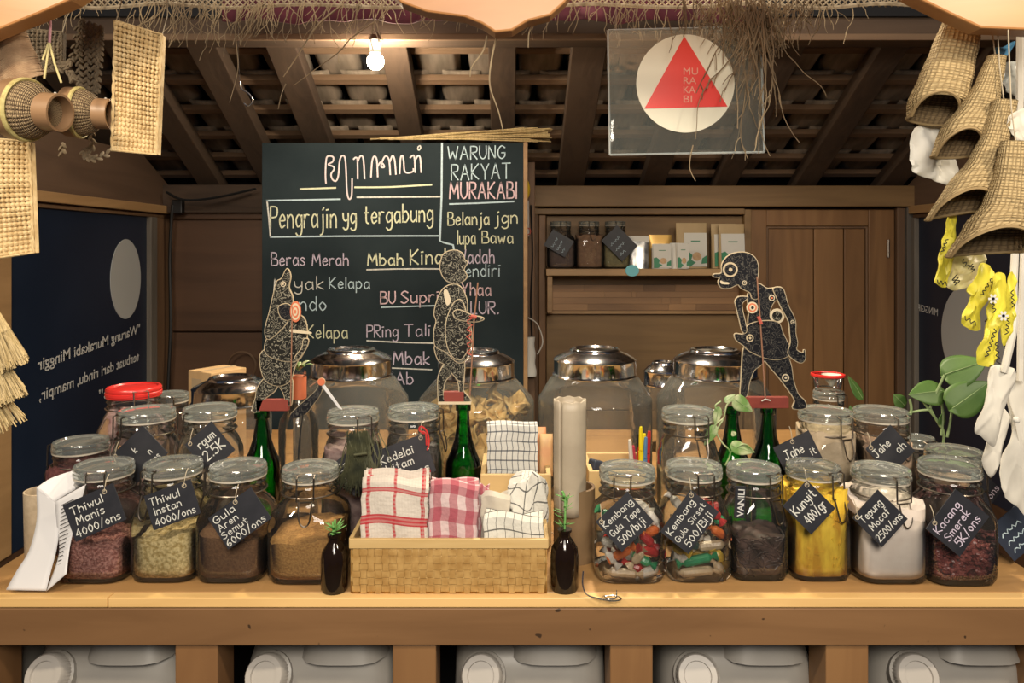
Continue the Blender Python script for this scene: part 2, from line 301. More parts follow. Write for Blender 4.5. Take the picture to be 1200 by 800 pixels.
# ---------------------------------------------------------------- mesh builder
def basis_from(d):
    d = d.normalized(); a = Vector((0, 0, 1)) if abs(d.z) < .9 else Vector((1, 0, 0))
    u = d.cross(a).normalized(); return u, d.cross(u).normalized()
ORG = {}
class MB:
    def __init__(s): s.v = []; s.f = []; s.uv = {}
    def add(s, vs, fs):
        o = len(s.v); s.v += [Vector(p) for p in vs]; s.f += [tuple(i+o for i in f) for f in fs]; return o
    def box(s, c, d, R=None):
        c = Vector(c); x, y, z = [k/2 for k in d]
        vs = [Vector((a*x, b*y, e*z)) for e in (-1, 1) for b in (-1, 1) for a in (-1, 1)]
        if R: vs = [R @ p for p in vs]
        s.add([c+p for p in vs], [(0, 2, 3, 1), (4, 5, 7, 6), (0, 1, 5, 4), (2, 6, 7, 3), (0, 4, 6, 2), (1, 3, 7, 5)]); return s
    def bx(s, x0, x1, y0, y1, z0, z1):
        return s.box(((x0+x1)/2, (y0+y1)/2, (z0+z1)/2), (abs(x1-x0), abs(y1-y0), abs(z1-z0)))
    def lathe(s, prof, c=(0, 0, 0), n=28, sq=None, rot=0, sx=1, sy=1, axis=None, uv=False):
        """prof: (r, z); sq: squareness per row (2 = circle, 5 = rounded square)"""
        c = Vector(c); o = len(s.v)
        R = Vector(axis).normalized().to_track_quat('Z', 'Y').to_matrix() if axis else None
        for i, (r, z) in enumerate(prof):
            e = sq[i] if sq else 2
            for k in range(n):
                a = 2*PI*k/n; ca, sa = math.cos(a), math.sin(a)
                q = 1/((abs(ca)**e+abs(sa)**e)**(1/e)) if e != 2 else 1
                x, y = r*q*ca*sx, r*q*sa*sy
                if rot: x, y = x*math.cos(rot)-y*math.sin(rot), x*math.sin(rot)+y*math.cos(rot)
                p = Vector((x, y, z))
                if R: p = R @ p
                s.v.append(c+p)
        for i in range(len(prof)-1):
            for k in range(n):
                a, b = o+i*n+k, o+i*n+(k+1) % n
                s.f.append((a, b, b+n, a+n))
                if uv: s.uv[len(s.f)-1] = [(k/n, i/(len(prof)-1)), ((k+1)/n, i/(len(prof)-1)), ((k+1)/n, (i+1)/(len(prof)-1)), (k/n, (i+1)/(len(prof)-1))]
        return s
    def cap(s, n, first=True, o=None):
        if first: s.f.append(tuple(range(o+n-1, o-1, -1)))
        else: s.f.append(tuple(range(len(s.v)-n, len(s.v))))
        return s
    def solid(s, prof, c=(0, 0, 0), n=28, **k):
        o = len(s.v); s.lathe(prof, c, n, **k); s.cap(n, True, o); s.cap(n, False); return s
    def tube(s, pts, r, n=6, closed=False, r2=None):
        pts = [Vector(p) for p in pts]; o = len(s.v); m = len(pts)
        u = None
        for i, p in enumerate(pts):
            if closed: d = pts[(i+1) % m]-pts[i-1]
            else: d = pts[min(i+1, m-1)]-pts[max(i-1, 0)]
            if d.length < 1e-9: d = Vector((0, 0, 1))
            d.normalize()
            if u is None: u, w = basis_from(d)
            else:
                u = (u-d*u.dot(d))
                if u.length < 1e-6: u, w = basis_from(d)
                u.normalize(); w = d.cross(u)
            rr = (r if not callable(r) else r(i/(m-1))) if r2 is None else r+(r2-r)*i/(m-1)
            for k in range(n):
                a = 2*PI*k/n; s.v.append(p+u*(rr*math.cos(a))+w*(rr*math.sin(a)))
        for i in range(m if closed else m-1):
            j = (i+1) % m
            for k in range(n): s.f.append((o+i*n+k, o+i*n+(k+1) % n, o+j*n+(k+1) % n, o+j*n+k))
        if not closed: s.f.append(tuple(range(o+n-1, o-1, -1))); s.f.append(tuple(range(o+(m-1)*n, o+m*n)))
        return s
    def surf(s, fn, nu, nv, closed_u=False):
        o = len(s.v)
        for j in range(nv+1):
            for i in range(nu if closed_u else nu+1): s.v.append(Vector(fn(i/nu, j/nv)))
        w = nu if closed_u else nu+1
        for j in range(nv):
            for i in range(nu):
                a = o+j*w+i; b = o+j*w+(i+1) % w
                s.f.append((a, b, b+w, a+w))
                s.uv[len(s.f)-1] = [(i/nu, j/nv), ((i+1)/nu, j/nv), ((i+1)/nu, (j+1)/nv), (i/nu, (j+1)/nv)]
        return s
    def prism(s, poly, y0, y1, c=(0, 0, 0)):
        """2D (x, z) outline extruded along y"""
        c = Vector(c); n = len(poly)
        vs = [c+Vector((x, y0, z)) for x, z in poly]+[c+Vector((x, y1, z)) for x, z in poly]
        s.add(vs, [tuple(range(n)), tuple(range(2*n-1, n-1, -1))]+[(i, i+n, (i+1) % n+n, (i+1) % n) for i in range(n)]); return s
    def ball(s, c, r, nu=8, nv=5, R=None):
        c = Vector(c); r = (r, r, r) if not hasattr(r, '__len__') else r
        vs = [Vector((0, 0, -r[2]))]
        for j in range(1, nv):
            t = -PI/2+PI*j/nv
            for i in range(nu):
                a = 2*PI*i/nu; vs.append(Vector((r[0]*math.cos(t)*math.cos(a), r[1]*math.cos(t)*math.sin(a), r[2]*math.sin(t))))
        vs.append(Vector((0, 0, r[2])))
        fs = [(0, 1+(i+1) % nu, 1+i) for i in range(nu)]
        for j in range(nv-2):
            for i in range(nu): a, b = 1+j*nu+i, 1+j*nu+(i+1) % nu; fs.append((a, b, b+nu, a+nu))
        t = len(vs)-1; l = 1+(nv-2)*nu
        fs += [(l+i, l+(i+1) % nu, t) for i in range(nu)]
        if R: vs = [R @ p for p in vs]
        s.add([c+p for p in vs], fs); return s
    def build(s, name, mat, parent=None, local=True, smooth=True, bevel=0, solid=0, sub=0, origin=None, loc=None):
        """local=False: vertices were given in world space. Top-level: origin moved to the base of the shape."""
        vs = s.v; L = Vector((0, 0, 0))
        if parent is None:
            if local: L = Vector(loc) if loc else Vector((0, 0, 0))
            else:
                n = len(vs); L = Vector(origin) if origin else Vector((sum(p.x for p in vs)/n, sum(p.y for p in vs)/n, min(p.z for p in vs)))
                vs = [p-L for p in vs]
        elif not local: vs = [p-ORG[parent.name] for p in vs]
        me = bpy.data.meshes.new(name); me.from_pydata([tuple(p) for p in vs], [], s.f)
        if s.uv:
            ul = me.uv_layers.new(name='UVMap')
            for fi, uvs in s.uv.items():
                pl = me.polygons[fi]
                for k, li in enumerate(pl.loop_indices): ul.data[li].uv = uvs[k]
        me.materials.append(mat)
        if smooth:
            me.polygons.foreach_set('use_smooth', [True]*len(me.polygons))
            try: me.set_sharp_from_angle(angle=math.radians(38))
            except Exception: pass
        me.update()
        o = bpy.data.objects.new(name, me); COL.objects.link(o)
        if parent is None: o.location = L; ORG[o.name] = L.copy()
        else: o.parent = parent; ORG[o.name] = ORG[parent.name].copy()
        if solid: md = o.modifiers.new('s', 'SOLIDIFY'); md.thickness = solid; md.offset = 0
        if bevel:
            md = o.modifiers.new('b', 'BEVEL'); md.width = bevel; md.segments = 2; md.limit_method = 'ANGLE'; md.angle_limit = .7
        if sub: md = o.modifiers.new('u', 'SUBSURF'); md.levels = sub; md.render_levels = sub
        return o
def thing(name, label, cat, loc, group=None, rot=None):
    o = bpy.data.objects.new(name, None); COL.objects.link(o); o.empty_display_size = .02
    o.location = loc; o['label'] = label; o['category'] = cat; ORG[o.name] = Vector(loc)
    if rot: o.rotation_euler = rot
    if group: o['group'] = group
    return o
def tag(o, label, cat, group=None, kind=None):
    o['label'] = label; o['category'] = cat
    if group: o['group'] = group
    if kind: o['kind'] = kind
    return o
def struct(o, label=None):
    o['kind'] = 'structure'
    if label: o['label'] = label
    return o
def sroot(name, label=None):
    o = bpy.data.objects.new(name, None); COL.objects.link(o); ORG[o.name] = Vector((0, 0, 0)); return struct(o, label)
def dup(root, loc, label=None, rot=None, group=None):
    r = root.copy(); COL.objects.link(r); r.location = loc; ORG[r.name] = Vector(loc)
    if rot: r.rotation_euler = rot
    if label: r['label'] = label
    if group: r['group'] = group
    for ch in list(root.children):
        c = ch.copy(); COL.objects.link(c); c.parent = r
        for g in list(ch.children): d = g.copy(); COL.objects.link(d); d.parent = c
    return r
def crom(pts, k=5, closed=False):
    pts = [Vector(p) for p in pts]; n = len(pts); out = []
    if n < 3: return pts
    rng = range(n) if closed else range(n-1)
    for i in rng:
        if closed: a, b, c, d = pts[i-1], pts[i], pts[(i+1) % n], pts[(i+2) % n]
        else: a, b, c, d = pts[max(i-1, 0)], pts[i], pts[i+1], pts[min(i+2, n-1)]
        for j in range(k):
            t = j/k
            out.append(.5*((2*b)+(c-a)*t+(2*a-5*b+4*c-d)*t*t+(3*b-a-3*c+d)*t*t*t))
    if not closed: out.append(pts[-1])
    return out
# ---------------------------------------------------------------- hand lettering (single strokes)
GL = {
'A': "0,0 .3,1 .6,0|.12,.38 .5,.38", 'B': "0,0 0,1|~0,1 .4,.95 .4,.6 0,.52|~0,.52 .5,.45 .5,.05 0,0", 'E': ".5,0 0,0 0,1 .5,1|0,.5 .4,.5",
'G': "~.55,.85 .3,1 .05,.7 .05,.25 .3,0 .55,.2 .55,.45|.58,.45 .3,.45", 'H': "0,0 0,1|.5,0 .5,1|0,.5 .5,.5", 'I': ".04,0 .04,1", 'J': "~.4,1 .4,.2 .2,0 0,.15|.1,1 .62,1",
'K': "0,0 0,1|.5,1 0,.45 .52,0", 'L': "0,1 0,0 .45,0", 'M': "0,0 .08,1 .35,.3 .62,1 .7,0", 'N': "0,0 0,1 .5,0 .5,1", 'P': "0,0 0,1|~0,1 .47,.95 .45,.55 0,.48",
'R': "0,0 0,1|~0,1 .45,.95 .43,.58 0,.5|.1,.5 .5,0", 'S': "~.48,.88 .25,1 .03,.78 .25,.52 .5,.28 .25,0 0,.12", 'T': "0,1 .6,1|.3,1 .3,0", 'U': "~0,1 0,.3 .25,0 .5,.3 .5,1",
'V': "0,1 .3,0 .6,1", 'C': "~.5,.85 .28,1 .04,.7 .04,.3 .28,0 .5,.15", 'W': "0,1 .15,0 .37,.6 .58,0 .76,1", 'Y': "0,1 .28,.5 .56,1|.28,.5 .28,0",
'a': "~.42,.5 .2,.62 .02,.35 .15,0 .42,.2|.42,.6 .46,0", 'b': "0,1 0,0|~0,.45 .25,.62 .45,.3 .25,0 0,.1", 'c': "~.4,.5 .2,.62 .02,.32 .18,0 .4,.12", 'd': "~.42,.45 .2,.62 .02,.3 .2,0 .42,.15|.44,1 .44,0",
'e': "~.03,.32 .42,.35 .25,.62 .02,.35 .15,0 .42,.12", 'f': "~.35,.95 .15,.95 .12,.6 .12,0|0,.58 .32,.58", 'g': "~.42,.5 .2,.62 .02,.35 .15,.05 .42,.2|~.44,.6 .44,-.2 .2,-.38 .02,-.25",
'h': "0,1 0,0|~0,.4 .22,.62 .4,.45 .42,0", 'i': ".04,.6 .04,0|.0,.82 .12,.84", 'j': "~.2,.6 .2,-.2 .0,-.35|.18,.82 .26,.92", 'k': "0,1 0,0|.38,.6 0,.25 .4,0", 'l': ".04,1 .04,0",
'm': "0,.6 0,0|~0,.4 .15,.62 .28,.45 .28,0|~.28,.4 .45,.62 .56,.45 .57,0", 'n': "0,.6 0,0|~0,.4 .22,.62 .4,.45 .42,0", 'o': "~.2,.62 0,.35 .2,0 .42,.3 .2,.62", 'p': "0,.6 0,-.38|~0,.45 .25,.62 .45,.3 .25,0 0,.1",
'r': "0,.6 0,0|~0,.35 .15,.6 .35,.58", 's': "~.35,.52 .15,.62 .03,.45 .35,.18 .18,0 0,.08", 't': "~.15,.95 .15,.15 .35,.02|0,.62 .34,.62", 'u': "~0,.6 .02,.12 .2,0 .4,.2|.42,.6 .44,0",
'w': "0,.6 .12,0 .28,.45 .42,0 .55,.6", 'y': "~0,.6 .05,.25 .25,.15 .42,.3|~.44,.6 .42,-.2 .2,-.36 .02,-.25",
'0': "~.22,.95 0,.5 .22,0 .45,.5 .22,.95", '2': "~0,.8 .25,1 .45,.75 .25,.4 0,0|0,0 .5,0", '4': ".35,1 0,.35 .5,.35|.38,.7 .38,0", '5': "~.0,.55 .3,.6 .45,.3 .25,0 0,.08|.45,1 .05,1 0,.55",
'6': "~.4,.95 .1,.6 .02,.25 .22,0 .42,.22 .25,.45 .05,.3", '3': "~0,.9 .25,1 .4,.8 .15,.55 .42,.3 .25,0 0,.08", '/': "0,-.1 .35,1.05", '.': ".02,0 .07,.06", '1': ".04,1 .04,0"}
def glyph(ch):
    out = []; w = 0
    for st in GL[ch].split('|'):
        sm = st[0] == '~'
        pts = [tuple(map(float, q.split(','))) for q in st.lstrip('~').split()]
        w = max(w, max(p[0] for p in pts))
        if sm: out.append([(p.x, p.y) for p in crom([(a, b, 0) for a, b in pts], 4)])
        else: out += [[p, q] for p, q in zip(pts, pts[1:])]
    return out, w
def ribbon(mb, pts, wd, nrm):
    """flat stroke of width wd through 3D points, lying on a surface with normal nrm"""
    pts = [Vector(p) for p in pts]; o = len(mb.v); n = len(pts)
    for i, p in enumerate(pts):
        d = pts[min(i+1, n-1)]-pts[max(i-1, 0)]
        if d.length < 1e-9: d = Vector((1, 0, 0))
        d.normalize(); t = nrm.cross(d).normalized()*(wd/2)
        if i == 0: p = p-d*(wd/3)
        if i == n-1: p = p+d*(wd/3)
        mb.v += [p+t, p-t]
    for i in range(n-1): a = o+2*i; mb.f.append((a, a+1, a+3, a+2))
def stext(mb, text, org, u, v, h, wd, fit=None, gap=.2, jit=.02, rnd=random):
    """write text from org along u (unit), up v (unit), cap height h, stroke width wd; fit = total width"""
    u, v, org = Vector(u), Vector(v), Vector(org); nrm = u.cross(v)
    items = []; x = 0
    for ch in text:
        if ch == ' ': x += .7; continue
        g, w = glyph(ch); items.append((x, g)); x += w+gap
    x -= gap
    sx = (fit/(x*h)) if fit else 1
    for x0, g in items:
        dy = rnd.uniform(-jit, jit)
        for st in g: ribbon(mb, [org+u*((x0+a)*h*sx)+v*((b+dy)*h) for a, b in st], wd, nrm)
    return x*h*sx
def print_text(text, name, mat, parent, org, u, v, h, fit=None, thick=.0006, world=True, bold=0.0):
    """printed type from the built-in font, as a mesh"""
    cu = bpy.data.curves.new('t', 'FONT'); cu.body = text; cu.size = 1; cu.offset = bold; cu.resolution_u = 3
    ob = bpy.data.objects.new('t', cu); COL.objects.link(ob)
    dg = bpy.context.evaluated_depsgraph_get(); me0 = ob.evaluated_get(dg).to_mesh()
    vs = [p.co.copy() for p in me0.vertices]; fs = [tuple(p.vertices) for p in me0.polygons]
    ob.evaluated_get(dg).to_mesh_clear(); bpy.data.objects.remove(ob); bpy.data.curves.remove(cu)
    x0 = min(p.x for p in vs); x1 = max(p.x for p in vs); ys = h/.7
    sx = (fit/(x1-x0)) if fit else ys
    u, v, org = Vector(u), Vector(v), Vector(org)
    mb = MB(); mb.add([org+u*((p.x-x0)*sx)+v*(p.y*ys) for p in vs], fs)
    return mb.build(name, mat, parent, local=not world, smooth=False)
# ================================================================ THE SETTING
struct(MB().bx(-2.2, 2.4, -2.2, 3.3, -.05, 0).build('floor', M['floor']))
# ---- back wall
YB = 3.0
def Xb(px, Y=YB): return X_(px, Y)
def Zb(py, Y=YB): return CZ+(HY-py)/F*Y
wb = struct(MB().bx(-1.95, 2.15, YB, YB+.04, 0, 1.70).build('wall_back', M['wall_dark'], local=False, smooth=False))
MB().bx(-1.95, 2.15, 3.22, 3.24, 1.5, 1.8).build('world_blocker', M['dark'], wb, local=False, smooth=False)  # added black sheet behind the eaves, keeps the world from showing through
def wpiece(par, name, mat, x0, x1, z0, z1, y0, y1, bev=.003):
    return MB().bx(x0, x1, y0, y1, z0, z1).build(name, M[mat], par, local=False, smooth=False, bevel=bev)
wpiece(wb, 'wall_plate', 'old_beam', -1.39, -.70, Zb(250), Zb(218), 2.93, 3.0)
wpiece(wb, 'wall_plate', 'wall_wood', -.70, 1.6, Zb(243), Zb(219), 2.93, 3.0)
wpiece(wb, 'wall_board', 'wall_dark', Xb(204), Xb(330), Zb(387), Zb(252), 2.975, 3.0)
wpiece(wb, 'wall_board', 'wall_dark', Xb(204), Xb(330), Zb(520), Zb(389), 2.98, 3.0)
wpiece(wb, 'wall_board', 'wall_dark', Xb(204), Xb(330), .02, Zb(522), 2.977, 3.0)
wpiece(wb, 'moulding', 'wall_dark', Xb(206), Xb(330), Zb(257), Zb(250), 2.955, 2.98)
wpiece(wb, 'post', 'frame_wood', Xb(620), Xb(630), .02, Zb(244), 2.95, 3.0)
wpiece(wb, 'post', 'door_wood', Xb(631), Xb(639), .02, Zb(252), 2.96, 3.0)
wpiece(wb, 'moulding', 'wall_wood', Xb(622), Xb(868), Zb(252), Zb(245), 2.945, 2.98)
wpiece(wb, 'wall_board', 'wall_wood', Xb(640), Xb(868), Zb(366), Zb(253), 2.978, 3.0)
wpiece(wb, 'wall_board', 'wall_wood', Xb(640), Xb(868), .80, Zb(367), 2.974, 3.0)
wpiece(wb, 'wall_board', 'wall_wood', Xb(640), Xb(868), .02, .797, 2.974, 3.0)
wpiece(wb, 'post', 'wall_wood', Xb(868), Xb(876), .02, Zb(246), 2.95, 3.0)
wpiece(wb, 'post', 'frame_wood', Xb(1044), Xb(1053), .02, Zb(244), 2.95, 3.0)
wpiece(wb, 'post', 'grey_wood', Xb(1054), Xb(1063), .02, Zb(244), 2.94, 3.0)
# ---- door
dr = sroot('door_1', 'brown panelled wooden door')
wpiece(dr, 'door_stile', 'door_wood', Xb(876), Xb(895), .02, Zb(246), 2.965, 2.998)
wpiece(dr, 'door_stile', 'door_wood', Xb(1013), Xb(1043), .02, Zb(246), 2.965, 2.998)
wpiece(dr, 'door_rail', 'door_wood', Xb(895), Xb(1013), Zb(265), Zb(246), 2.966, 2.998)
wpiece(dr, 'door_rail', 'door_wood', Xb(895), Xb(1013), .02, .32, 2.966, 2.998)
for a, b in ((898, 950), (951, 985), (986, 1010)):
    wpiece(dr, 'door_board', 'door_wood', Xb(a), Xb(b), .33, Zb(268), 2.974, 2.998)
wpiece(dr, 'door_bead', 'frame_wood', Xb(895), Xb(1013), Zb(268), Zb(265.5), 2.968, 2.998)
wpiece(dr, 'door_bead', 'frame_wood', Xb(895), Xb(897.5), .32, Zb(266), 2.968, 2.998)
wpiece(dr, 'door_bead', 'frame_wood', Xb(1010.5), Xb(1013), .32, Zb(266), 2.968, 2.998)
MB().lathe([(.0, -.035), (.006, -.035), (.006, .035), (0, .035)], (Xb(1035), 2.96, Zb(291)), 8).build('hinge', M['wire'], dr, local=False)
# ---- side walls, each a framed dark banner window under a gable board
def side(sx, XW, name, nwin, far0, far1, near0):
    w = struct(MB().bx(XW, XW+sx*.03, 1.25, 3.04, 0, .60).build(name, M['wall_dark'], local=False, smooth=False))
    g = MB(); x0, x1 = XW-sx*.012, XW+sx*.02
    zr = lambda Y: 1.69+.466*(3-Y)
    Y0 = 1.25; yc = 3-(1.80-1.69)/.466
    MB().bx(XW+sx*.50, XW+sx*.52, .95, 3.1, .0, 2.7).build('world_blocker', M['dark'], w, local=False, smooth=False)  # added black sheet beyond the side wall, blocks the world
    pts = [(Y0, 1.612), (3.0, 1.618), (3.0, 1.69), (yc, 1.80), (Y0, 1.80)]
    n = len(pts)
    g.add([(x0, y, z) for y, z in pts]+[(x1, y, z) for y, z in pts], [tuple(range(n)), tuple(range(2*n-1, n-1, -1))]+[(i, (i+1) % n, (i+1) % n+n, i+n) for i in range(n)])
    g.build('gable_board', M['gable'], w, local=False, smooth=False)
    MB().bx(XW-sx*.03, XW+sx*.02, 1.25, 2.99, 1.583, 1.615).build('wall_rail', M['rail'], w, local=False, smooth=False, bevel=.003)
    MB().bx(XW-sx*.012, XW+sx*.02, 1.25, 2.99, 1.567, 1.581).build('wall_rail', M['frame_wood'], w, local=False, smooth=False, bevel=.002)
    wn = sroot(nwin)
    MB().bx(XW-sx*.002, XW+sx*.008, near0, far0, .60, 1.567).build('banner_panel', M['banner'], wn, local=False, smooth=False)
    MB().bx(XW-sx*.02, XW+sx*.02, far0, far0+.05, .60, 1.567).build('window_stile', M['grey_wood'], wn, local=False, smooth=False, bevel=.003)
    MB().bx(XW-sx*.012, XW+sx*.02, far0+.052, far1, .60, 1.567).build('window_stile', M['frame_wood'], wn, local=False, smooth=False, bevel=.003)
    MB().bx(XW-sx*.006, XW+sx*.02, near0-.09, near0, .60, 1.567).build('window_stile', M['rail'], wn, local=False, smooth=False, bevel=.003)
    MB().bx(XW-sx*.012, XW+sx*.02, 1.25, near0-.092, .60, 1.567).build('window_stile', M['frame_wood'], wn, local=False, smooth=False)
    return wn
w1 = side(-1, -1.39, 'wall_left', 'window_1', 2.82, 2.99, 2.055)
w2 = side(1, 1.60, 'wall_right', 'window_2', 2.915, 2.985, 1.60)
def disc_on_side(par, XP, Yc, zc, ry, rz):
    n = 48; d = MB(); sg = -1 if XP > 0 else 1
    ring = [(Yc+ry*math.cos(2*PI*i/n), zc+rz*math.sin(2*PI*i/n)) for i in range(n)]
    d.add([(XP, y, z) for y, z in ring]+[(XP+sg*.002, y, z) for y, z in ring], [tuple(range(n)), tuple(range(2*n-1, n-1, -1))]+[(i, (i+1) % n, (i+1) % n+n, i+n) for i in range(n)])
    return d.build('printed_disc', M['disc'], par, local=False, smooth=False)
disc_on_side(w1, -1.388, 2.668, 1.337, .104, .143)
disc_on_side(w2, 1.598, 2.585, 1.14, .175, .185)
def side_text(t, x, py0, px0, py1, px1, h, far_start):
    """mirrored type: reads right from outside the stall"""
    XW = -1.3865 if x < 0 else 1.5965
    Ya, Yb = XW*F/(px0-600), XW*F/(px1-600)
    za, zb = CZ+(HY-py0)/F*Ya, CZ+(HY-py1)/F*Yb
    a = Vector((XW, Ya, za)); b = Vector((XW, Yb, zb)); u = (b-a).normalized()
    v = Vector((0, 0, 1)); return print_text(t, 'lettering', M['print'], w1 if x < 0 else w2, a, u, v, h, fit=(b-a).length, bold=.012)
side_text('"Warung Murakabi Minggir', -1, 390, 164, 434, 44, .034, True)
side_text('terbuat dari rindu, mampir,', -1, 422, 163, 470, 46, .034, True)
side_text('s"', -1, 466, 127, 469, 116, .034, True)
side_text('MINGGIR', 1, 370, 1099, 363.5, 1075, .026, True)
# ---- roof
rf = sroot('ceiling', 'underside of a pantile roof with rafters and battens')
def zroof(Y, off=0): return 1.70+.466*(3-Y)+off
SL = math.atan(.466)
Rs = Matrix.Rotation(-SL, 3, 'X')
for x, w in ((-1.72, .09), (-1.45, .085), (-1.19, .09), (-.94, .09), (-.70, .092), (-.36, .082), (-.03, .085), (.235, .105), (.56, .09), (.845, .085), (1.16, .085), (1.50, .09), (1.80, .09)):
    b = MB(); Ym = 2.3; L = 1.75
    splay = -.07*(x-.1)
    R = Matrix.Rotation(splay*.5, 3, 'Z') @ Rs
    b.box((0, 0, 0), (w, L, .055), R)
    o = b.build('rafter', M['rafter'], rf, smooth=False, bevel=.003); o.location = (x, Ym, zroof(Ym)+.030)
ybat = [2.05, 2.20, 2.345, 2.484, 2.635, 2.778, 2.925, 3.04]
for i, y in enumerate(ybat):
    b = MB(); b.box((0, 0, 0), (4.1, .028, .022), Rs)
    o = b.build('batten', M['batten'], rf, smooth=False, bevel=.002); o.location = (.1, y, zroof(y)+.073+random.uniform(-.002, .002)); o.rotation_euler = (0, random.uniform(-.003, .003), 0)
# one clay tile: shallow pan with curled edges, seen from below
tm = MB(); sec = [(-.074, .034), (-.067, .018), (-.058, .004), (-.050, .0), (-.02, -.002), (.0, -.002), (.02, -.002), (.050, .0), (.058, .004), (.066, .018), (.072, .034)]
def tfn(u, v):
    k = u*(len(sec)-1); i = min(int(k), len(sec)-2); t = k-i
    x = sec[i][0]*(1-t)+sec[i+1][0]*t; z = sec[i][1]*(1-t)+sec[i+1][1]*t
    return (x*(1-.06*v), -.105+.215*v, z)
tm.surf(tfn, 10, 4)
t0 = tm.build('roof_tile', M['tile'], rf, solid=.011)
nT = 0
for i, y in enumerate(ybat[:-1]):
    ym = y+.095
    for j in range(25):
        x = -1.92+.168*j+(.07 if i % 2 else 0)+random.uniform(-.006, .006)
        o = t0 if nT == 0 else t0.copy()
        if nT: COL.objects.link(o)
        nT += 1
        o.location = (x, ym-.01, zroof(ym-.01)+.099+random.uniform(-.0015, .0015)); o.rotation_euler = (PI-SL+PI+.07, random.uniform(-.03, .03), random.uniform(-.03, .03)+0)
MB().add([(-2.0, 3.25, zroof(3.25, .17)), (2.2, 3.25, zroof(3.25, .17)), (2.2, .95, zroof(.95, .17)), (-2.0, .95, zroof(.95, .17))], [(0, 1, 2, 3)])
u_ = MB(); u_.add([(-2.0, 3.25, zroof(3.25, .17)), (2.2, 3.25, zroof(3.25, .17)), (2.2, .95, zroof(.95, .17)), (-2.0, .95, zroof(.95, .17))], [(0, 1, 2, 3)])
u_.build('roof_blocker', M['dark'], rf, local=False, smooth=False)  # added black sheet above the tiles, stops the world leaking through gaps
bm = struct(MB().bx(-1.9, 2.1, 2.10, 2.18, 2.036, 2.115).build('trim_1', M['old_beam'], local=False, smooth=False, bevel=.006), 'dark horizontal purlin under the rafters')
struct(MB().bx(-1.9, 2.1, 2.085, 2.10, 2.10, 2.40).build('trim_2', M['dark'], local=False, smooth=False), 'dark board above the purlin')
MB().bx(-1.9, 2.1, 2.075, 2.086, 2.03, 2.048).build('purlin_lath', M['batten'], bm, local=False, smooth=False, bevel=.002)
c = MB(); c.surf(lambda u, v: (-.75+1.35*u, 1.92+.012*math.sin(u*60)+.004*math.sin(u*143), 2.035+.09*v+.004*math.sin(u*31)), 120, 3)
tag(c.build('maroon_cloth', M['maroon'], local=False, solid=.003), 'dark maroon cloth strip hung along the top above the purlin', 'cloth')
# front valance with three lobes
def V1(px, py): return ((px-600)/F*1.0, CZ+(HY-py)/F*1.0)
vp = [V1(-60, 60), V1(0, 34), V1(45, 16), V1(82, 0), V1(120, -25), V1(200, -40), V1(400, -40), V1(450, -15), V1(470, 3), V1(500, 14), V1(545, 20), V1(565, 28), V1(580, 38),
      V1(600, 36), V1(618, 25), V1(645, 18), V1(662, 3), V1(680, -20), V1(760, -40), V1(980, -40), V1(1040, -22), V1(1080, 0), V1(1115, 17), V1(1150, 33), V1(1200, 35), V1(1260, 40),
      V1(1260, -160), V1(-60, -160)]
struct(MB().prism(vp, 1.0, 1.032).build('trim_3', M['valance'], local=False, smooth=False, bevel=.003), 'orange-brown scalloped wooden valance across the top of the stall front')

# ================================================================ COUNTER
FY = 1.06
ct = thing('counter', 'long pine counter whose open front shows milky jerrycans between its legs', 'counter', (0, 1.4, 0))
for i, (y0, y1) in enumerate(((1.079, 1.30), (1.302, 1.56), (1.562, 1.80), (1.802, 2.04))):
    MB().bx(-.80, .80, y0, y1, .925, .95).build('top_plank', M['pine_top'], ct, local=False, smooth=False, bevel=.001)
MB().bx(-.80, -.578, FY, 1.078, .936, .95).build('front_plank', M['pine_front'], ct, local=False, smooth=False, bevel=.0015)
MB().bx(-.577, .80, FY, 1.078, .936, .95).build('front_plank', M['pine_front'], ct, local=False, smooth=False, bevel=.0015)
MB().bx(-.80, .80, FY+.001, 1.085, .881, .935).build('apron', M['pine_face'], ct, local=False, smooth=False, bevel=.002)
LG = [(-62, -8), (205, 255), (460, 511), (715, 765), (968, 1018), (1222, 1270)]
for a, b in LG:
    MB().bx(X_(a, 1.066), X_(b, 1.066), FY+.006, 1.13, 0, .880).build('leg', M['pine_leg'], ct, local=False, smooth=False, bevel=.002)
    MB().bx(X_(a, 1.066), X_(b, 1.066), 1.96, 2.02, 0, .925).build('leg', M['pine_leg'], ct, local=False, smooth=False)
MB().bx(-.80, .80, 1.131, 1.96, .485, .505).build('lower_shelf', M['pine_face'], ct, local=False, smooth=False)
MB().bx(-.80, .80, 1.50, 1.512, .506, .92).build('back_panel', M['dark'], ct, local=False, smooth=False)

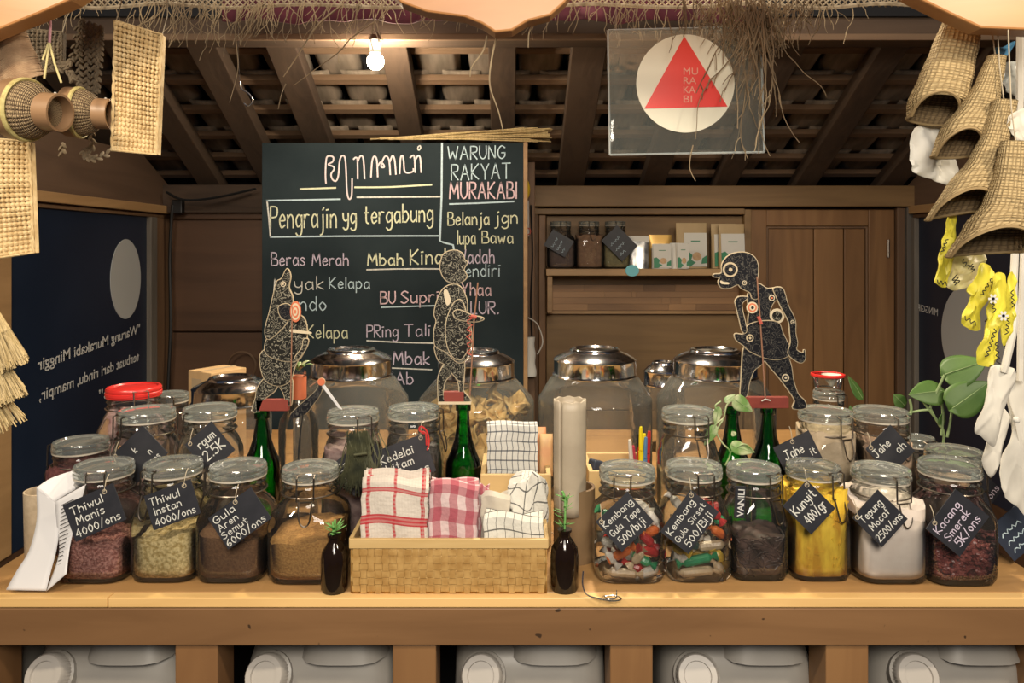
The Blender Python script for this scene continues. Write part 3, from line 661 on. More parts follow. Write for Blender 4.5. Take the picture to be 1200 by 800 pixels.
# ---- jerrycans
def jerry(px, lab, dx=0):
    x = X_(px, 1.11); t = thing('jerrycan', lab, 'jerrycan', (x, 1.215, .506), 'milky plastic jerrycans under the counter')
    w = .236; prof = [(-.112, 0), (.11, 0), (.112, .33), (.09, .352), (-.03, .352), (-.075, .335), (-.112, .29)]
    b = MB()
    def rr(u, v):  # rounded box by superellipse rings, front top sloping
        a = 2*PI*u; e = 5; ca, sa = math.cos(a), math.sin(a); q = 1/((abs(ca)**e+abs(sa)**e)**(1/e))
        zz = [0, .006, .02, .25, .31, .335, .347, .352, .353][int(v*8+.5)]; s = [.86, .95, 1, 1, .985, .93, .82, .6, .0][int(v*8+.5)]
        yo = [0, 0, 0, 0, .006, .014, .022, .03, .03][int(v*8+.5)]
        return (w/2*q*ca*s, .11*q*sa*s+yo, zz)
    b.surf(rr, 40, 8, True); b.build('body', M['white_plastic'], t)
    h = MB(); h.surf(lambda u, v: (.035+.07*(1-.25*v)*math.cos(2*PI*u)/((abs(math.cos(2*PI*u))**4+abs(math.sin(2*PI*u))**4)**.25)*(1 if v < .9 else .75),
                                   -.02+.095*(1-.2*v)*math.sin(2*PI*u)/((abs(math.cos(2*PI*u))**4+abs(math.sin(2*PI*u))**4)**.25)*(1 if v < .9 else .75), .325+.05*v), 28, 5, True)
    h.f.append(tuple(range(len(h.v)-28, len(h.v))))
    h.build('handle', M['white_plastic'], t)
    ax = Vector((-.12, -.88, .46)).normalized(); c0 = Vector((-.070, -.096, .300))
    MB().lathe([(.034, -.02), (.034, .012), (.029, .014)], c0, 24, axis=ax).build('neck', M['white_plastic'], t)
    n = 40; cp = MB(); o = 0
    for z, rk in ((.010, 1), (.034, 1)):
        pass
    R = ax.to_track_quat('Z', 'Y').to_matrix()
    rows = [(.0295, .012, 1), (.0295, .030, 1), (.0275, .034, 0), (.020, .034, 0), (.019, .031, 0), (0.0001, .031, 0)]
    for r, z, rb in rows:
        for k in range(n*2):
            a = PI*k/n; r2 = r+(.0012 if (rb and k % 2) else 0); cp.v.append(c0+R @ Vector((r2*math.cos(a), r2*math.sin(a), z)))
    for i in range(len(rows)-1):
        for k in range(2*n): a, b2 = i*2*n+k, i*2*n+(k+1) % (2*n); cp.f.append((a, b2, b2+2*n, a+2*n))
    cp.build('screw_cap', M['white_cap'], t)
    return t
j1 = jerry(118, 'jerrycan under the counter with a small handwritten sticker above the first two-legged gap')
j1['label'] = 'milky jerrycan with a small three-line handwritten sticker, behind the first bay left of centre legs'
j0 = dup(j1, (X_(-92, 1.11), 1.215, .506), 'milky jerrycan only whose rounded edge shows in the bottom left corner')
j2 = dup(j1, (X_(372, 1.11), 1.215, .506), 'milky jerrycan without any sticker, directly under the jar of loose brown sugar')
j3 = dup(j1, (X_(622, 1.11), 1.215, .506), 'milky jerrycan with one short two-line sticker, under the bamboo towel basket')
j4 = dup(j1, (X_(872, 1.11), 1.215, .506), 'milky jerrycan marked with two stickers side by side, under the turmeric jar')
j5 = dup(j1, (X_(1126, 1.11), 1.215, .506), 'milky jerrycan without sticker, under the dark red bean jar')
j1['label'] = 'milky jerrycan with a small three-line handwritten sticker, under the jars of coarse meal'
def jsticker(t, cx, w, lines, h=.026, rot=0, big=None):
    base = Vector((cx, -.092, .305)); u = Vector((math.cos(rot), 0, -math.sin(rot))); v = Vector((math.sin(rot)*.8, .30, .95)).normalized()
    n_ = u.cross(v).normalized(); s = MB(); hh = .034
    c = base
    s.add([c, c+u*w, c+u*w+v*hh, c+v*hh]+[p+n_*.0012 for p in (c, c+u*w, c+u*w+v*hh, c+v*hh)], [(3, 2, 1, 0), (4, 5, 6, 7), (0, 1, 5, 4), (1, 2, 6, 5), (2, 3, 7, 6), (3, 0, 4, 7)])
    s.build('sticker', M['sticker'], t, smooth=False)
    l = MB()
    for tx, du, dv, hh2 in lines: stext(l, tx, c+n_*.0016+u*du+v*dv, u, v, hh2, hh2*.16)
    l.build('lettering', M['ink'], t, smooth=False)
jsticker(j1, -.010, .040, [])
for r_ in (.027, .017, .007):   # scrawl too small to read
    m_ = MB(); v_ = Vector((0, .30, .95)).normalized(); b0 = Vector((-.004, -.0935, .305))
    ribbon(m_, [b0+Vector((1, 0, 0))*(.0035*i)+v_*(r_+.0022*math.sin(i*2.1+r_*900)) for i in range(9)], .0011, Vector((0, -.95, .3)))
    m_.build('scrawl', M['ink'], j1, smooth=False)
jsticker(j3, -.006, .054, [('C03', .010, .024, .013), ('Maja', .016, .007, .007)])
jsticker(j4, .006, .040, [('C01', .003, .024, .012), ('sapu.m', .006, .010, .006)])
jsticker(j4, .049, .040, [('C0R', .003, .022, .012), ('Sapa', .008, .010, .006), ('6', .022, .001, .006)], rot=.12)
# ================================================================ JARS
TZ = .95
def clasp(t, rn, zn, zl, ang, loop=True, mat='wire'):
    """wire bail: neck ring, lid ring, U-shaped lever hanging at angle ang"""
    a = ang; d = Vector((math.sin(a), -math.cos(a), 0)); s = Vector((math.cos(a), math.sin(a), 0))
    b = MB()
    b.tube([((rn+.0015)*math.cos(2*PI*i/28), (rn+.0015)*math.sin(2*PI*i/28), zn) for i in range(28)], .0013, 5, closed=True)
    r = rn+.004; w = .0125
    b.tube([d*(r-.006)+s*-w+Vector((0, 0, zl+.001)), d*(r+.002)+s*-w+Vector((0, 0, zl-.002)), d*(r+.003)+s*-w+Vector((0, 0, zn-.002)), d*(r+.001)+s*-w*.5+Vector((0, 0, zn-.004)),
            d*(r+.001)+s*w*.5+Vector((0, 0, zn-.004)), d*(r+.003)+s*w+Vector((0, 0, zn-.002)), d*(r+.002)+s*w+Vector((0, 0, zl-.002)), d*(r-.006)+s*w+Vector((0, 0, zl+.001))], .0013, 5)
    b.tube([d*(r-.004)+s*-w+Vector((0, 0, zl)), d*(r-.004)+s*w+Vector((0, 0, zl))], .0013, 5)
    if loop:
        lp = [d*(r+.002)+s*x*w+Vector((0, 0, zn+z)) for x, z in ((-.75, -.002), (-.72, -.02), (-.5, -.032), (0, -.037), (.5, -.032), (.72, -.02), (.75, -.002))]
        lp = [p+d*(.008*min(1, (zn-p.z)*40)) for p in lp]
        b.tube(crom(lp, 3), .0013, 5)
    b.build('wire_clasp', M[mat], t)
def contents(t_loc, w, zf, zm, mat, name, label, cat, sqe=4.5, surf_amp=.004, tilt=(0, 0), rotz=0, seed=1, inset=.0045, grain=.0):
    """fill of loose stuff; zf = height of fill, zm lumpy top surface"""
    rnd = random.Random(seed); n = 40; b = MB(); r = w/2-inset
    ph = [rnd.uniform(0, 6) for _ in range(6)]
    def top(x, y):
        h = zf+tilt[0]*x+tilt[1]*y+surf_amp*(math.sin(x*90+ph[0])*math.cos(y*80+ph[1])+.5*math.sin(x*210+ph[2]+y*150)+.35*math.sin(y*330+ph[3]-x*270))
        return h+rnd.uniform(-grain, grain)
    def xy(a, k):
        ca, sa = math.cos(a), math.sin(a); q = 1/((abs(ca)**sqe+abs(sa)**sqe)**(1/sqe))
        x, y = r*k*q*ca, r*k*q*sa
        return (x*math.cos(rotz)-y*math.sin(rotz), x*math.sin(rotz)+y*math.cos(rotz))
    allr = [(.90, .003), (.985, .008), (1, .018), (1, None)]
    for k, z in allr:
        for i in range(n):
            x, y = xy(2*PI*i/n, k)
            b.v.append(Vector((x, y, z if z else max(.03, top(x, y)))))
    for k in (.92, .8, .66, .52, .38, .24, .1):
        for i in range(n):
            x, y = xy(2*PI*i/n, k); b.v.append(Vector((x, y, max(.03, top(x, y)+.003*(1-k)))))
    R = 4+7
    for j in range(R-1):
        for i in range(n): a, c = j*n+i, j*n+(i+1) % n; b.f.append((a, c, c+n, a+n))
    b.f.append(tuple(range(n-1, -1, -1))); b.f.append(tuple(range((R-1)*n, R*n)))
    o = b.build(name, mat, loc=t_loc); ORG[o.name] = Vector(t_loc)
    return tag(o, label, cat, kind='stuff')
def jar(px, Y, w, h, label, lidr=.0435, ang=0, sq=4.5, rot=0, z0=TZ, neckz=None, red=False, name='clip_jar', gl='glass', wire='wire', pxY=None):
    x = X_(px, pxY or Y); t = thing(name, label, 'jar', (x, Y, z0), 'clip-top glass jars')
    r = w/2; zl = h-.018; zn = h-.038; zs = h-.058; zb = h-.088
    prof = [(r*.80, .0), (r*.92, .003), (r*.985, .011), (r, .022), (r, zb), (r*.985, zb+.012), (r*.93, zb+.024), (lidr*1.04, zs+.006), (lidr*.97, zs+.012), (lidr*.96, zn-.004), (lidr*1.0, zn), (lidr*.96, zn+.004), (lidr*.96, zn+.009), (lidr*1.01, zn+.012), (lidr*.97, zn+.015), (lidr*1.02, zl)]
    sq_ = [3, sq, sq, sq, sq, sq, sq*.8, 2.3, 2, 2, 2, 2, 2, 2, 2, 2]
    b = MB(); b.lathe(prof, (0, 0, 0), 44, sq_, rot)
    b.f.append(tuple(range(43, -1, -1)))
    # inner face of the thick base
    b.build('body', M[gl], t)
    MB().lathe([(lidr*.98, zl), (lidr*1.03, zl), (lidr*1.03, zl+.0025), (lidr*.98, zl+.0025)], (0, 0, 0), 32).build('gasket', M['gasket_red' if red else 'gasket'], t)
    l = MB(); lr = lidr*1.05
    o = 0
    l.lathe([(lr*.95, zl+.002), (lr, zl+.0035), (lr, zl+.008), (lr*.965, zl+.0095), (lr*.985, zl+.011), (lr*.985, zl+.015), (lr*.95, zl+.0175), (lr*.86, zl+.018), (lr*.82, zl+.0155), (lr*.6, zl+.017), (lr*.3, zl+.0185), (.0005, zl+.019)], (0, 0, 0), 36)
    l.build('lid', M['gasket_red' if red else 'lid_glass'], t)
    clasp(t, lidr*1.0, zn, zl+.014, ang, mat=wire)
    return t
G = 'chalk-lettered price tags on the jars'
def card(px, py, Y, w, h, deg, label, lines, lean=.12, mat='slate', ink='chalk_w', yaw=0, hole=True, sw=None, stringto=None):
    """slate card centred at a pixel, turned deg clockwise in its plane; lines: (text, x, y, size) from the card's lower left, in fractions"""
    w, h = w*.93, h*.93; c = P(px, py, Y); t = thing('price_tag', label, 'tag', tuple(c), G)
    t.rotation_euler = (0, 0, yaw)
    A = math.radians(deg); u = Vector((math.cos(A), 0, -math.sin(A))); v = Vector((math.sin(A), 0, math.cos(A)))
    L = Matrix.Rotation(-lean, 3, 'X'); u, v = L @ u, L @ v; nrm = u.cross(v)
    b = MB(); k = [(-1, -1), (1, -1), (1, 1), (-1, 1)]
    b.add([u*(a*w/2)+v*(e*h/2)+nrm*.001 for a, e in k]+[u*(a*w/2)+v*(e*h/2)-nrm*.001 for a, e in k], [(0, 1, 2, 3), (7, 6, 5, 4), (0, 4, 5, 1), (1, 5, 6, 2), (2, 6, 7, 3), (3, 7, 4, 0)])
    b.build('card', M[mat], t, smooth=False)
    l = MB(); rnd = random.Random(int(px*7+py))
    if lines == 'scribble':   # writing too blurred to read
        for r_ in (.66, .42, .2):
            ribbon(l, [u*((.14+.05*i-.5)*w*1.0)+v*((r_+.05*math.sin(i*2.3+px)-.5)*h)+nrm*.0014 for i in range(12 if r_ > .3 else 7)], .0016, nrm)
        lines = []
    for ln in lines:
        tx, fx, fy, hs = ln[:4]; ft = ln[4]*w if len(ln) > 4 else None
        stext(l, tx, u*((fx-.5)*w)+v*((fy-.5)*h)+nrm*.0014, u, v, hs*h, sw or hs*h*.115, fit=ft, rnd=rnd)
    if l.v: l.build('lettering', M[ink], t, smooth=False)
    if hole:
        s = MB(); hx, hz = hole if isinstance(hole, tuple) else (-.42, .40)
        p0 = u*(hx*w)+v*(hz*h)
        s.tube([p0+nrm*.001+u*.003*math.cos(a)+v*.003*math.sin(a) for a in [i*PI/5 for i in range(10)]], .0006, 4, closed=True)
        q = (P(*stringto)-c) if stringto else p0+Vector((0, .012, .022))
        s.tube(crom([p0+nrm*.002, (p0+q)*.5+Vector((0, -.002, .004)), q], 4), .0006, 4)
        s.build('tie', M['string'], t)
    return t
# front row
YF = 1.15
J = {}
def wpx(p, Y=YF): return p*Y/F
M['meal_pink'] = pmat('pink_meal', (.27, .09, .07), (.62, .30, .25), rough=.95, scale=260, bump=1, contrast=(.4, .62))
M['meal_pale'] = pmat('pale_meal', (.50, .35, .12), (.88, .70, .34), rough=.95, scale=230, bump=.5, contrast=(.38, .6))
M['sugar_dark'] = pmat('dark_palm_sugar', (.13, .06, .025), (.19, .095, .042), rough=.95, scale=300, bump=.5)
M['sugar_gold'] = pmat('golden_sugar', (.34, .165, .045), (.50, .27, .08), rough=.95, scale=300, bump=.5)
M['flour'] = pmat('white_flour', (.78, .67, .58), (.82, .72, .63), rough=.95, scale=60, bump=.2)
M['turmeric'] = pmat('turmeric_slices', (.60, .31, .015), (.92, .62, .05), rough=.8, scale=34, stretch=(1.6, 1.6, .45), bump=1, contrast=(.4, .6))
M['beans'] = pmat('dark_red_beans', (.13, .03, .03), (.32, .10, .085), rough=.35, scale=90)
M['vanilla'] = pmat('vanilla_pods', (.03, .018, .014), (.11, .065, .052), rough=.45, scale=60)
M['ginger'] = pmat('grey_ginger_powder', (.40, .31, .20), (.52, .41, .28), rough=.95, scale=60, bump=.4)
M['ginger_red'] = pmat('rosy_ginger_slices', (.28, .17, .12), (.50, .36, .25), rough=.95, scale=40, bump=.6)
M['dark_red_fill'] = pmat('dark_red_rice', (.075, .02, .022), (.15, .05, .045), rough=.9, scale=160, bump=.8)
M['mixed_fill'] = pmat('brown_lilac_flakes', (.13, .075, .075), (.30, .21, .19), rough=.9, scale=60, bump=1)
M['soy'] = pmat('black_beans', (.02, .016, .016), (.10, .08, .07), rough=.5, scale=140, bump=1)
M['grain'] = pmat('sorghum_grain', (.22, .17, .12), (.42, .35, .26), rough=.9, scale=160, bump=.8)
def fjar(k, px, wp, lid_y, label, lidw=66, ang=0, **kw):
    w = wpx(wp, kw.get('Y', YF)); Y = kw.pop('Y', YF)
    h = .5-(lid_y-HY)/F*Y; J[k] = (X_(px, Y), Y, w, h)
    jar(px, Y, w, h, label, lidr=wpx(lidw/2, Y)*.95, ang=ang, **kw); return J[k]
fjar(1, 122, 83, 542, 'clip jar of coarse pink meal with its tag reading Thiwul Manis', ang=.25)
fjar(2, 203, 77, 540, 'clip jar of pale yellow meal with its tag reading Thiwul Instan', ang=-.45)
fjar(3, 279, 80, 543, 'clip jar of dark brown palm sugar under the Gula Aren Semut tag', ang=-1.25)
fjar(4, 364, 87, 545, 'clip jar half full of golden brown sugar with no tag, clasp facing front', ang=.1)
fjar(5, 735, 82, 546, 'clip jar of mixed wrapped candies under the Gula Tape tag', ang=-.3)
fjar(6, 813, 76, 543, 'clip jar of wrapped candies with a green one low down, under the Gula Sirsat tag', ang=.15)
fjar(7, 883, 68, 545, 'narrow clip jar half full of black vanilla pods with green glass showing through', lidw=62, ang=.5)
fjar(8, 953, 70, 543, 'clip jar full of bright yellow turmeric slices', lidw=62, ang=.5)
fjar(9, 1032, 85, 547, 'clip jar nearly full of white cassava flour', ang=.25)
fjar(10, 1113, 80, 541, 'clip jar of glossy dark red kidney beans', lidw=68, ang=1.5, Y=1.14)
def jl(k): return (J[k][0], J[k][1], TZ+.004)
contents(jl(1), J[1][2], .052, 0, M['meal_pink'], 'pink_meal', 'coarse dusky pink meal heaped in the first front jar', 'meal', seed=3, tilt=(-.10, -.02), surf_amp=.003, grain=.0012)
contents(jl(2), J[2][2], .062, 0, M['meal_pale'], 'pale_meal', 'coarse pale yellow meal in the jar tagged Thiwul Instan', 'meal', seed=4, tilt=(.16, 0), surf_amp=.003, grain=.0012)
contents(jl(3), J[3][2], .062, 0, M['sugar_dark'], 'palm_sugar', 'dark brown palm sugar granules in the jar tagged Gula Aren Semut', 'sugar', seed=5, tilt=(-.08, .0), surf_amp=.002)
contents(jl(4), J[4][2], .062, 0, M['sugar_gold'], 'golden_sugar', 'golden brown sugar sloping up to one side in the untagged front jar', 'sugar', seed=6, tilt=(.10, .05), surf_amp=.002)
contents(jl(9), J[9][2], .112, 0, M['flour'], 'cassava_flour', 'smooth off-white flour filling the jar tagged Tepung Mocaf', 'flour', seed=9, tilt=(.0, .10), surf_amp=.003)
contents(jl(8), J[8][2], .128, 0, M['turmeric'], 'turmeric', 'bright yellow shredded turmeric filling the jar tagged Kunyit', 'spice', seed=8, surf_amp=.004)
contents(jl(7), J[7][2], .060, 0, M['vanilla'], 'vanilla_mass', 'dense black mass of vanilla pods in the lower half of the narrow jar', 'vanilla', seed=7, surf_amp=.002, inset=.007)
contents(jl(10), J[10][2], .050, 0, pmat('packed_beans', (.035, .010, .012), (.10, .03, .028), rough=.5, scale=160, bump=.8), 'bean_bed', 'deep bed of dark red beans packed in the end jar of the front row', 'beans', seed=10, tilt=(-.14, -.1), inset=.007)
# beans: loose layer against the glass and on top
rb = random.Random(5); b = MB(); w = J[10][2]/2-.004
def sqxy(a, r, e=4.5):
    ca, sa = math.cos(a), math.sin(a); q = 1/((abs(ca)**e+abs(sa)**e)**(1/e)); return r*q*ca, r*q*sa
for i in range(620):
    if i < 420: a = rb.uniform(PI, 2*PI); x, y = sqxy(a, w-.003); z = rb.uniform(.008, .052-.14*x-.1*y)
    else: a = rb.uniform(0, 2*PI); x, y = sqxy(a, (w-.004)*math.sqrt(rb.random())); z = .052-.14*x-.1*y+rb.uniform(0, .004)
    R = Matrix.Rotation(rb.uniform(0, 6), 3, 'Z') @ Matrix.Rotation(rb.uniform(-1, 1), 3, 'X')
    b.ball((x, y, z), (.0054, .0030, .0030), 6, 4, R)
tag(b.build('kidney_beans', M['beans'], loc=jl(10)), 'loose glossy red beans on top of the bean bed behind the Kacang tag', 'beans', kind='stuff')
b = MB(); w = J[7][2]/2-.004
for i in range(90):
    a = rb.uniform(PI, 2*PI); z = rb.uniform(.008, .062); a2 = a+rb.uniform(-.9, .9); z2 = min(.066, max(.006, z+rb.uniform(-.03, .03)))
    pts = []
    for k in range(5):
        aa = a+(a2-a)*k/4; x, y = sqxy(aa, w-.001-rb.uniform(0, .003)); pts.append((x, y, z+(z2-z)*k/4+.004*math.sin(k)))
    b.tube(pts, .0012, 4)
tag(b.build('vanilla_pods', M['vanilla'], loc=jl(7)), 'thin wrinkled black vanilla pods curling against the glass of the narrow jar', 'vanilla', kind='stuff')
b = MB(); w = J[8][2]/2-.004
for i in range(130):
    a = rb.uniform(PI, 2*PI); z = rb.uniform(.012, .125); x, y = sqxy(a, w-.0015)
    R = Matrix.Rotation(a+PI/2, 3, 'Z') @ Matrix.Rotation(rb.uniform(-1.3, 1.3), 3, 'Y')
    b.box((x, y, z), (rb.uniform(.008, .02), .0015, rb.uniform(.002, .005)), R)
tag(b.build('turmeric_shreds', M['turmeric'], loc=jl(8)), 'loose yellow turmeric shreds pressed against the glass under the Kunyit tag', 'spice', kind='stuff')
# wrapped candies, each a thing of its own
CM = [pmat('wrap_'+n_, c_, c2_, rough=.35, scale=80, bump=.4) for n_, c_, c2_ in (
    ('white', (.62, .58, .52), (.48, .44, .38)), ('orange', (.62, .16, .03), (.50, .10, .02)), ('green', (.02, .17, .07), (.03, .26, .11)), ('red', (.45, .03, .025), (.34, .02, .02)),
    ('cream', (.52, .40, .26), (.42, .31, .19)), ('yellow', (.62, .42, .06), (.5, .32, .04)), ('dark', (.03, .06, .06), (.05, .08, .07)))]
def candy(loc, L, r, mi, rot, label, grp):
    b = MB(); b.lathe([(r*1.1, -L*.5-.010), (r*.35, -L*.5-.002), (r*.95, -L*.5+.003), (r, 0), (r*.95, L*.5-.003), (r*.35, L*.5+.002), (r*1.1, L*.5+.010)], (0, 0, 0), 9, axis=(1, .0001, 0))
    b.cap(9, True, 0)
    o = b.build('wrapped_candy', CM[mi], loc=loc, smooth=False); o.rotation_euler = rot
    return tag(o, label, 'candy', grp)
cn = ['white', 'orange', 'green', 'red', 'cream', 'yellow', 'dark']
def candies(k, spec, jn):
    x0, y0, _ = jl(k); cnt = {}
    for (dx, dz, L, mi, ry, dy) in spec:
        candy((x0+dx, y0+dy, TZ+dz), L, .0072, mi, (random.uniform(-.3, .3), ry, random.uniform(-.35, .35)), f'{cn[mi]} paper-wrapped candy in the clip jar tagged {jn}', f'{cn[mi]} wrapped candies in the jar tagged {jn}')
candies(5, [(-.012, .012, .040, 4, .05, -.036), (.028, .013, .026, 0, -.4, -.034), (-.030, .034, .016, 0, .8, -.034), (-.014, .042, .026, 1, -.5, -.037), (.010, .036, .020, 4, -.9, -.037),
            (.020, .030, .018, 2, .4, -.034), (.030, .044, .024, 3, .3, -.035), (-.034, .056, .018, 0, .3, -.030), (.024, .062, .022, 3, .7, -.034), (.034, .072, .018, 1, -.2, -.028), (-.030, .076, .02, 0, -.6, -.028),
            (.008, .016, .02, 3, .3, -.022), (-.008, .060, .02, 6, .2, -.026), (.036, .088, .02, 0, .9, -.02), (.0, .024, .03, 0, .1, .0), (-.02, .025, .03, 3, 1, .02), (.02, .05, .03, 0, .5, .0), (-.01, .05, .03, 1, -.4, .02),
            (-.034, .093, .016, 2, .6, -.018), (.012, .082, .02, 0, .2, -.016), (.018, .105, .022, 0, .5, -.01), (-.018, .098, .02, 4, -.3, -.01)], 'Gula Tape')
candies(6, [(-.004, .013, .048, 4, -.05, -.034), (.030, .018, .016, 4, .8, -.03), (-.004, .031, .042, 2, -.22, -.035), (.031, .035, .018, 5, .9, -.03), (-.030, .046, .018, 5, .5, -.03), (-.024, .032, .014, 0, .3, -.032),
            (.018, .052, .036, 4, -.2, -.033), (-.010, .052, .020, 6, .2, -.030), (.030, .070, .022, 1, .6, -.028), (.026, .098, .018, 3, .9, -.025), (-.030, .066, .016, 3, .2, -.024), (.0, .03, .03, 5, .1, .0), (.0, .055, .03, 0, .4, .0),
            (-.02, .05, .03, 2, 1.2, .015), (.034, .086, .016, 2, .1, -.020), (-.018, .092, .02, 4, -.3, -.01), (.014, .110, .018, 3, .4, -.016), (-.03, .11, .018, 0, .8, -.012)], 'Gula Sirsat')
# tags of the front row: card widths along the writing
cy = 1.078
card(111, 600, 1.073, .083, .060, -24, 'slate tag reading Thiwul Manis 4000/ons, tilted beside the folded paper', [('Thiwul', .10, .66, .20, .62), ('Manis', .14, .38, .20, .54), ('4000/ons', .06, .08, .20, .86)], hole=(.30, .38))
card(202, 591, 1.075, .076, .055, -20, 'slate tag reading Thiwul Instan 4000/ons', [('Thiwul', .08, .66, .21, .62), ('Instan', .12, .38, .20, .56), ('4000/ons', .08, .08, .20, .84)], hole=(.34, .38))
card(281, 607, 1.076, .080, .058, -36, 'slate tag reading Gula Aren Semut 6000/ons', [('Gula', .06, .74, .19, .46), ('Aren', .06, .51, .18, .42), ('Semut', .04, .29, .17, .56), ('6000/ons', .04, .05, .19, .86)], hole=(.1, .42))
card(732, 611, 1.076, .068, .060, -42, 'slate tag reading Kembang Gula Tape 500/biji', [('Kembang', .07, .70, .17, .86), ('Gula Tape', .07, .42, .17, .86), ('500/biji', .12, .12, .20, .74)], hole=(-.40, .40))
card(808, 611, 1.074, .080, .054, -52, 'slate tag reading Kembang Gula Sirsat 500/Biji', [('Kembang', .07, .70, .19, .78), ('Gula Sirsat', .05, .40, .17, .88), ('500/Biji', .12, .08, .21, .76)], hole=(.42, .40))
card(948, 594, 1.082, .056, .060, -45, 'slate tag reading Kunyit 400/gr', [('Kunyit', .08, .58, .24, .80), ('400/gr', .16, .20, .24, .72)], hole=(.40, .42))
card(1031, 607, 1.076, .060, .062, -45, 'slate tag reading Tepung Mocaf 2500/ons', [('Tepung', .10, .70, .18, .72), ('MOCaF', .14, .42, .18, .66), ('2500/ons', .06, .12, .18, .88)] if 0 else [('Tepung', .10, .70, .18, .72), ('Mocaf', .14, .42, .18, .66), ('2500/ons', .06, .12, .18, .88)], hole=(-.40, .42))
card(1122, 612, 1.068, .078, .064, -50, 'dim bluish slate tag reading Kacang Smerek 5K/ons', [('Kacang', .08, .68, .19, .72), ('Smerek', .10, .40, .18, .70), ('5K/ons', .16, .12, .20, .68)], ink='chalk_dim' if 0 else 'chalk_l', hole=(-.30, .42))
v_ = card(867, 588, 1.088, .050, .016, -87, 'narrow upright label reading VANILI on the vanilla jar', [], hole=False, lean=.02)
print_text('VANILI', 'lettering', M['print'], v_, (-.005, -.0016, -.020), (0.05, 0, 1), (-1, 0, .05), .009, fit=.037, world=False) if 0 else None
print_text('VANILI', 'lettering', M['print'], v_, (.0045, -.0022, -.021), (0.05, 0, .999), (-.999, 0, .05), .0095, fit=.040, world=False, bold=.01)

# second row
Y2 = 1.28
def sjar(k, px, lid_y, label, Y=Y2, wp=None, lidw=61, **kw):
    h = .5-(lid_y-HY)/F*Y; w = kw.pop('w', .098); J[k] = (X_(px, Y), Y, w, h)
    return jar(px, Y, w, h, label, lidr=wpx(lidw/2, Y)*.95, **kw)
sjar('A', 172, 479, 'tall clip jar behind the first two front jars, its slate tag half hidden', lidw=64, ang=-.6, w=.1)
sjar('B', 246, 476, 'tall clip jar holding the tag that ends in rgum 2.5K', ang=-.8)
sjar('C', 95, 515, 'clip jar of dark red rice standing behind the folded paper', Y=1.27, w=.096, ang=-1.5)
sjar('D', 157, 452, 'tall jar with a thick red plastic clip lid beside the banner', Y=1.40, w=.105, red=True, ang=.7, wire='wire_light')
sjar('E', 199, 460, 'small clip jar whose pale lid peeps out between the red lid and the cardboard box', Y=1.54, w=.078, lidw=42, ang=.3)
sjar('Fj', 414, 480, 'tall clip jar with dark mixed flakes behind the dry herb bundle', ang=.6, wire='wire')
sjar('Gj', 485, 476, 'tall clip jar carrying the tag Kedelai Hitam tied with red string', ang=1.4)
sjar('H', 806, 479, 'empty tall clip jar behind the candy jars', ang=.25)
sjar('I', 967, 479, 'tall clip jar of greyish ginger powder behind the turmeric jar', w=.092, ang=.35)
sjar('Jj', 1032, 479, 'tall clip jar of rosy dried ginger slices behind the flour jar', w=.092, ang=.35)
sjar('K', 1076, 511, 'small clip jar at the back holding the pothos cutting', Y=1.375, w=.072, lidw=36, ang=.3)
sjar('L', 1118, 526, 'clip jar of pale brown powder behind the red bean jar', Y=1.255, w=.09, lidw=63, ang=1.2)
def jl2(k): return (J[k][0], J[k][1], TZ+.004)
contents(jl2('A'), J['A'][2], .10, 0, M['mixed_fill'], 'brown_flakes', 'brownish flakes in the tall jar with the half hidden tag', 'flakes', seed=21)
contents(jl2('B'), J['B'][2], .10, 0, M['grain'], 'sorghum_grain', 'greyish sorghum grain in the tall jar tagged 2.5K', 'grain', seed=22)
contents(jl2('C'), J['C'][2], .128, 0, M['dark_red_fill'], 'red_rice', 'dark red rice filling the jar behind the folded paper', 'rice', seed=23)
contents(jl2('D'), J['D'][2], .12, 0, pmat('pink_fill', (.40, .20, .20), (.6, .42, .40), rough=.8, scale=40, bump=.6), 'pink_flakes', 'pale pink flakes in the jar with the red lid', 'flakes', seed=24)
contents(jl2('Fj'), J['Fj'][2], .158, 0, M['mixed_fill'], 'mixed_flakes', 'brown and lilac flakes in the tall jar behind the herb bundle', 'flakes', seed=25)
contents(jl2('Gj'), J['Gj'][2], .150, 0, M['soy'], 'black_soybeans', 'black soybeans in the tall jar tagged Kedelai Hitam', 'beans', seed=26)
contents(jl2('I'), J['I'][2], .185, 0, M['ginger'], 'ginger_powder', 'greyish tan powder nearly filling the jar behind the turmeric', 'powder', seed=27)
contents(jl2('Jj'), J['Jj'][2], .165, 0, M['ginger_red'], 'ginger_slices', 'rosy brown dried ginger slices behind the flour jar', 'spice', seed=28, surf_amp=.006)
contents(jl2('L'), J['L'][2], .105, 0, pmat('tan_powder', (.40, .25, .16), (.46, .30, .2), rough=.9), 'tan_powder', 'light brown powder in the jar behind the red beans', 'powder', seed=29)
card(163, 533, 1.20, .076, .066, -45, 'slate tag with only its upper corner clear, above the Thiwul jars', [('k', .48, .60, .17), ('n', .70, .30, .17), ('ons', .60, .06, .17)], hole=(-.40, .42))
card(246, 524, 1.205, .060, .066, -42, 'slate tag ending in rgum 2.5K above the Gula Aren jar', [('rgum', .28, .62, .22, .56), ('2.5K', .22, .26, .26, .66)], hole=(-.36, .42))
card(424, 545, 1.192, .082, .066, -38, 'slate tag beginning Emp... half covered by the dry herb bundle', [('Emping', .06, .70, .18, .72), ('Gepeut', .30, .42, .18, .64), ('6K', .03, .30, .2, .22), ('Jah', .50, .16, .18, .32)] if 0 else [('Emping', .06, .70, .18, .72), ('ut', .62, .42, .18, .2), ('6', .03, .34, .22), ('Jah', .54, .14, .18, .36)], hole=(.30, .42))
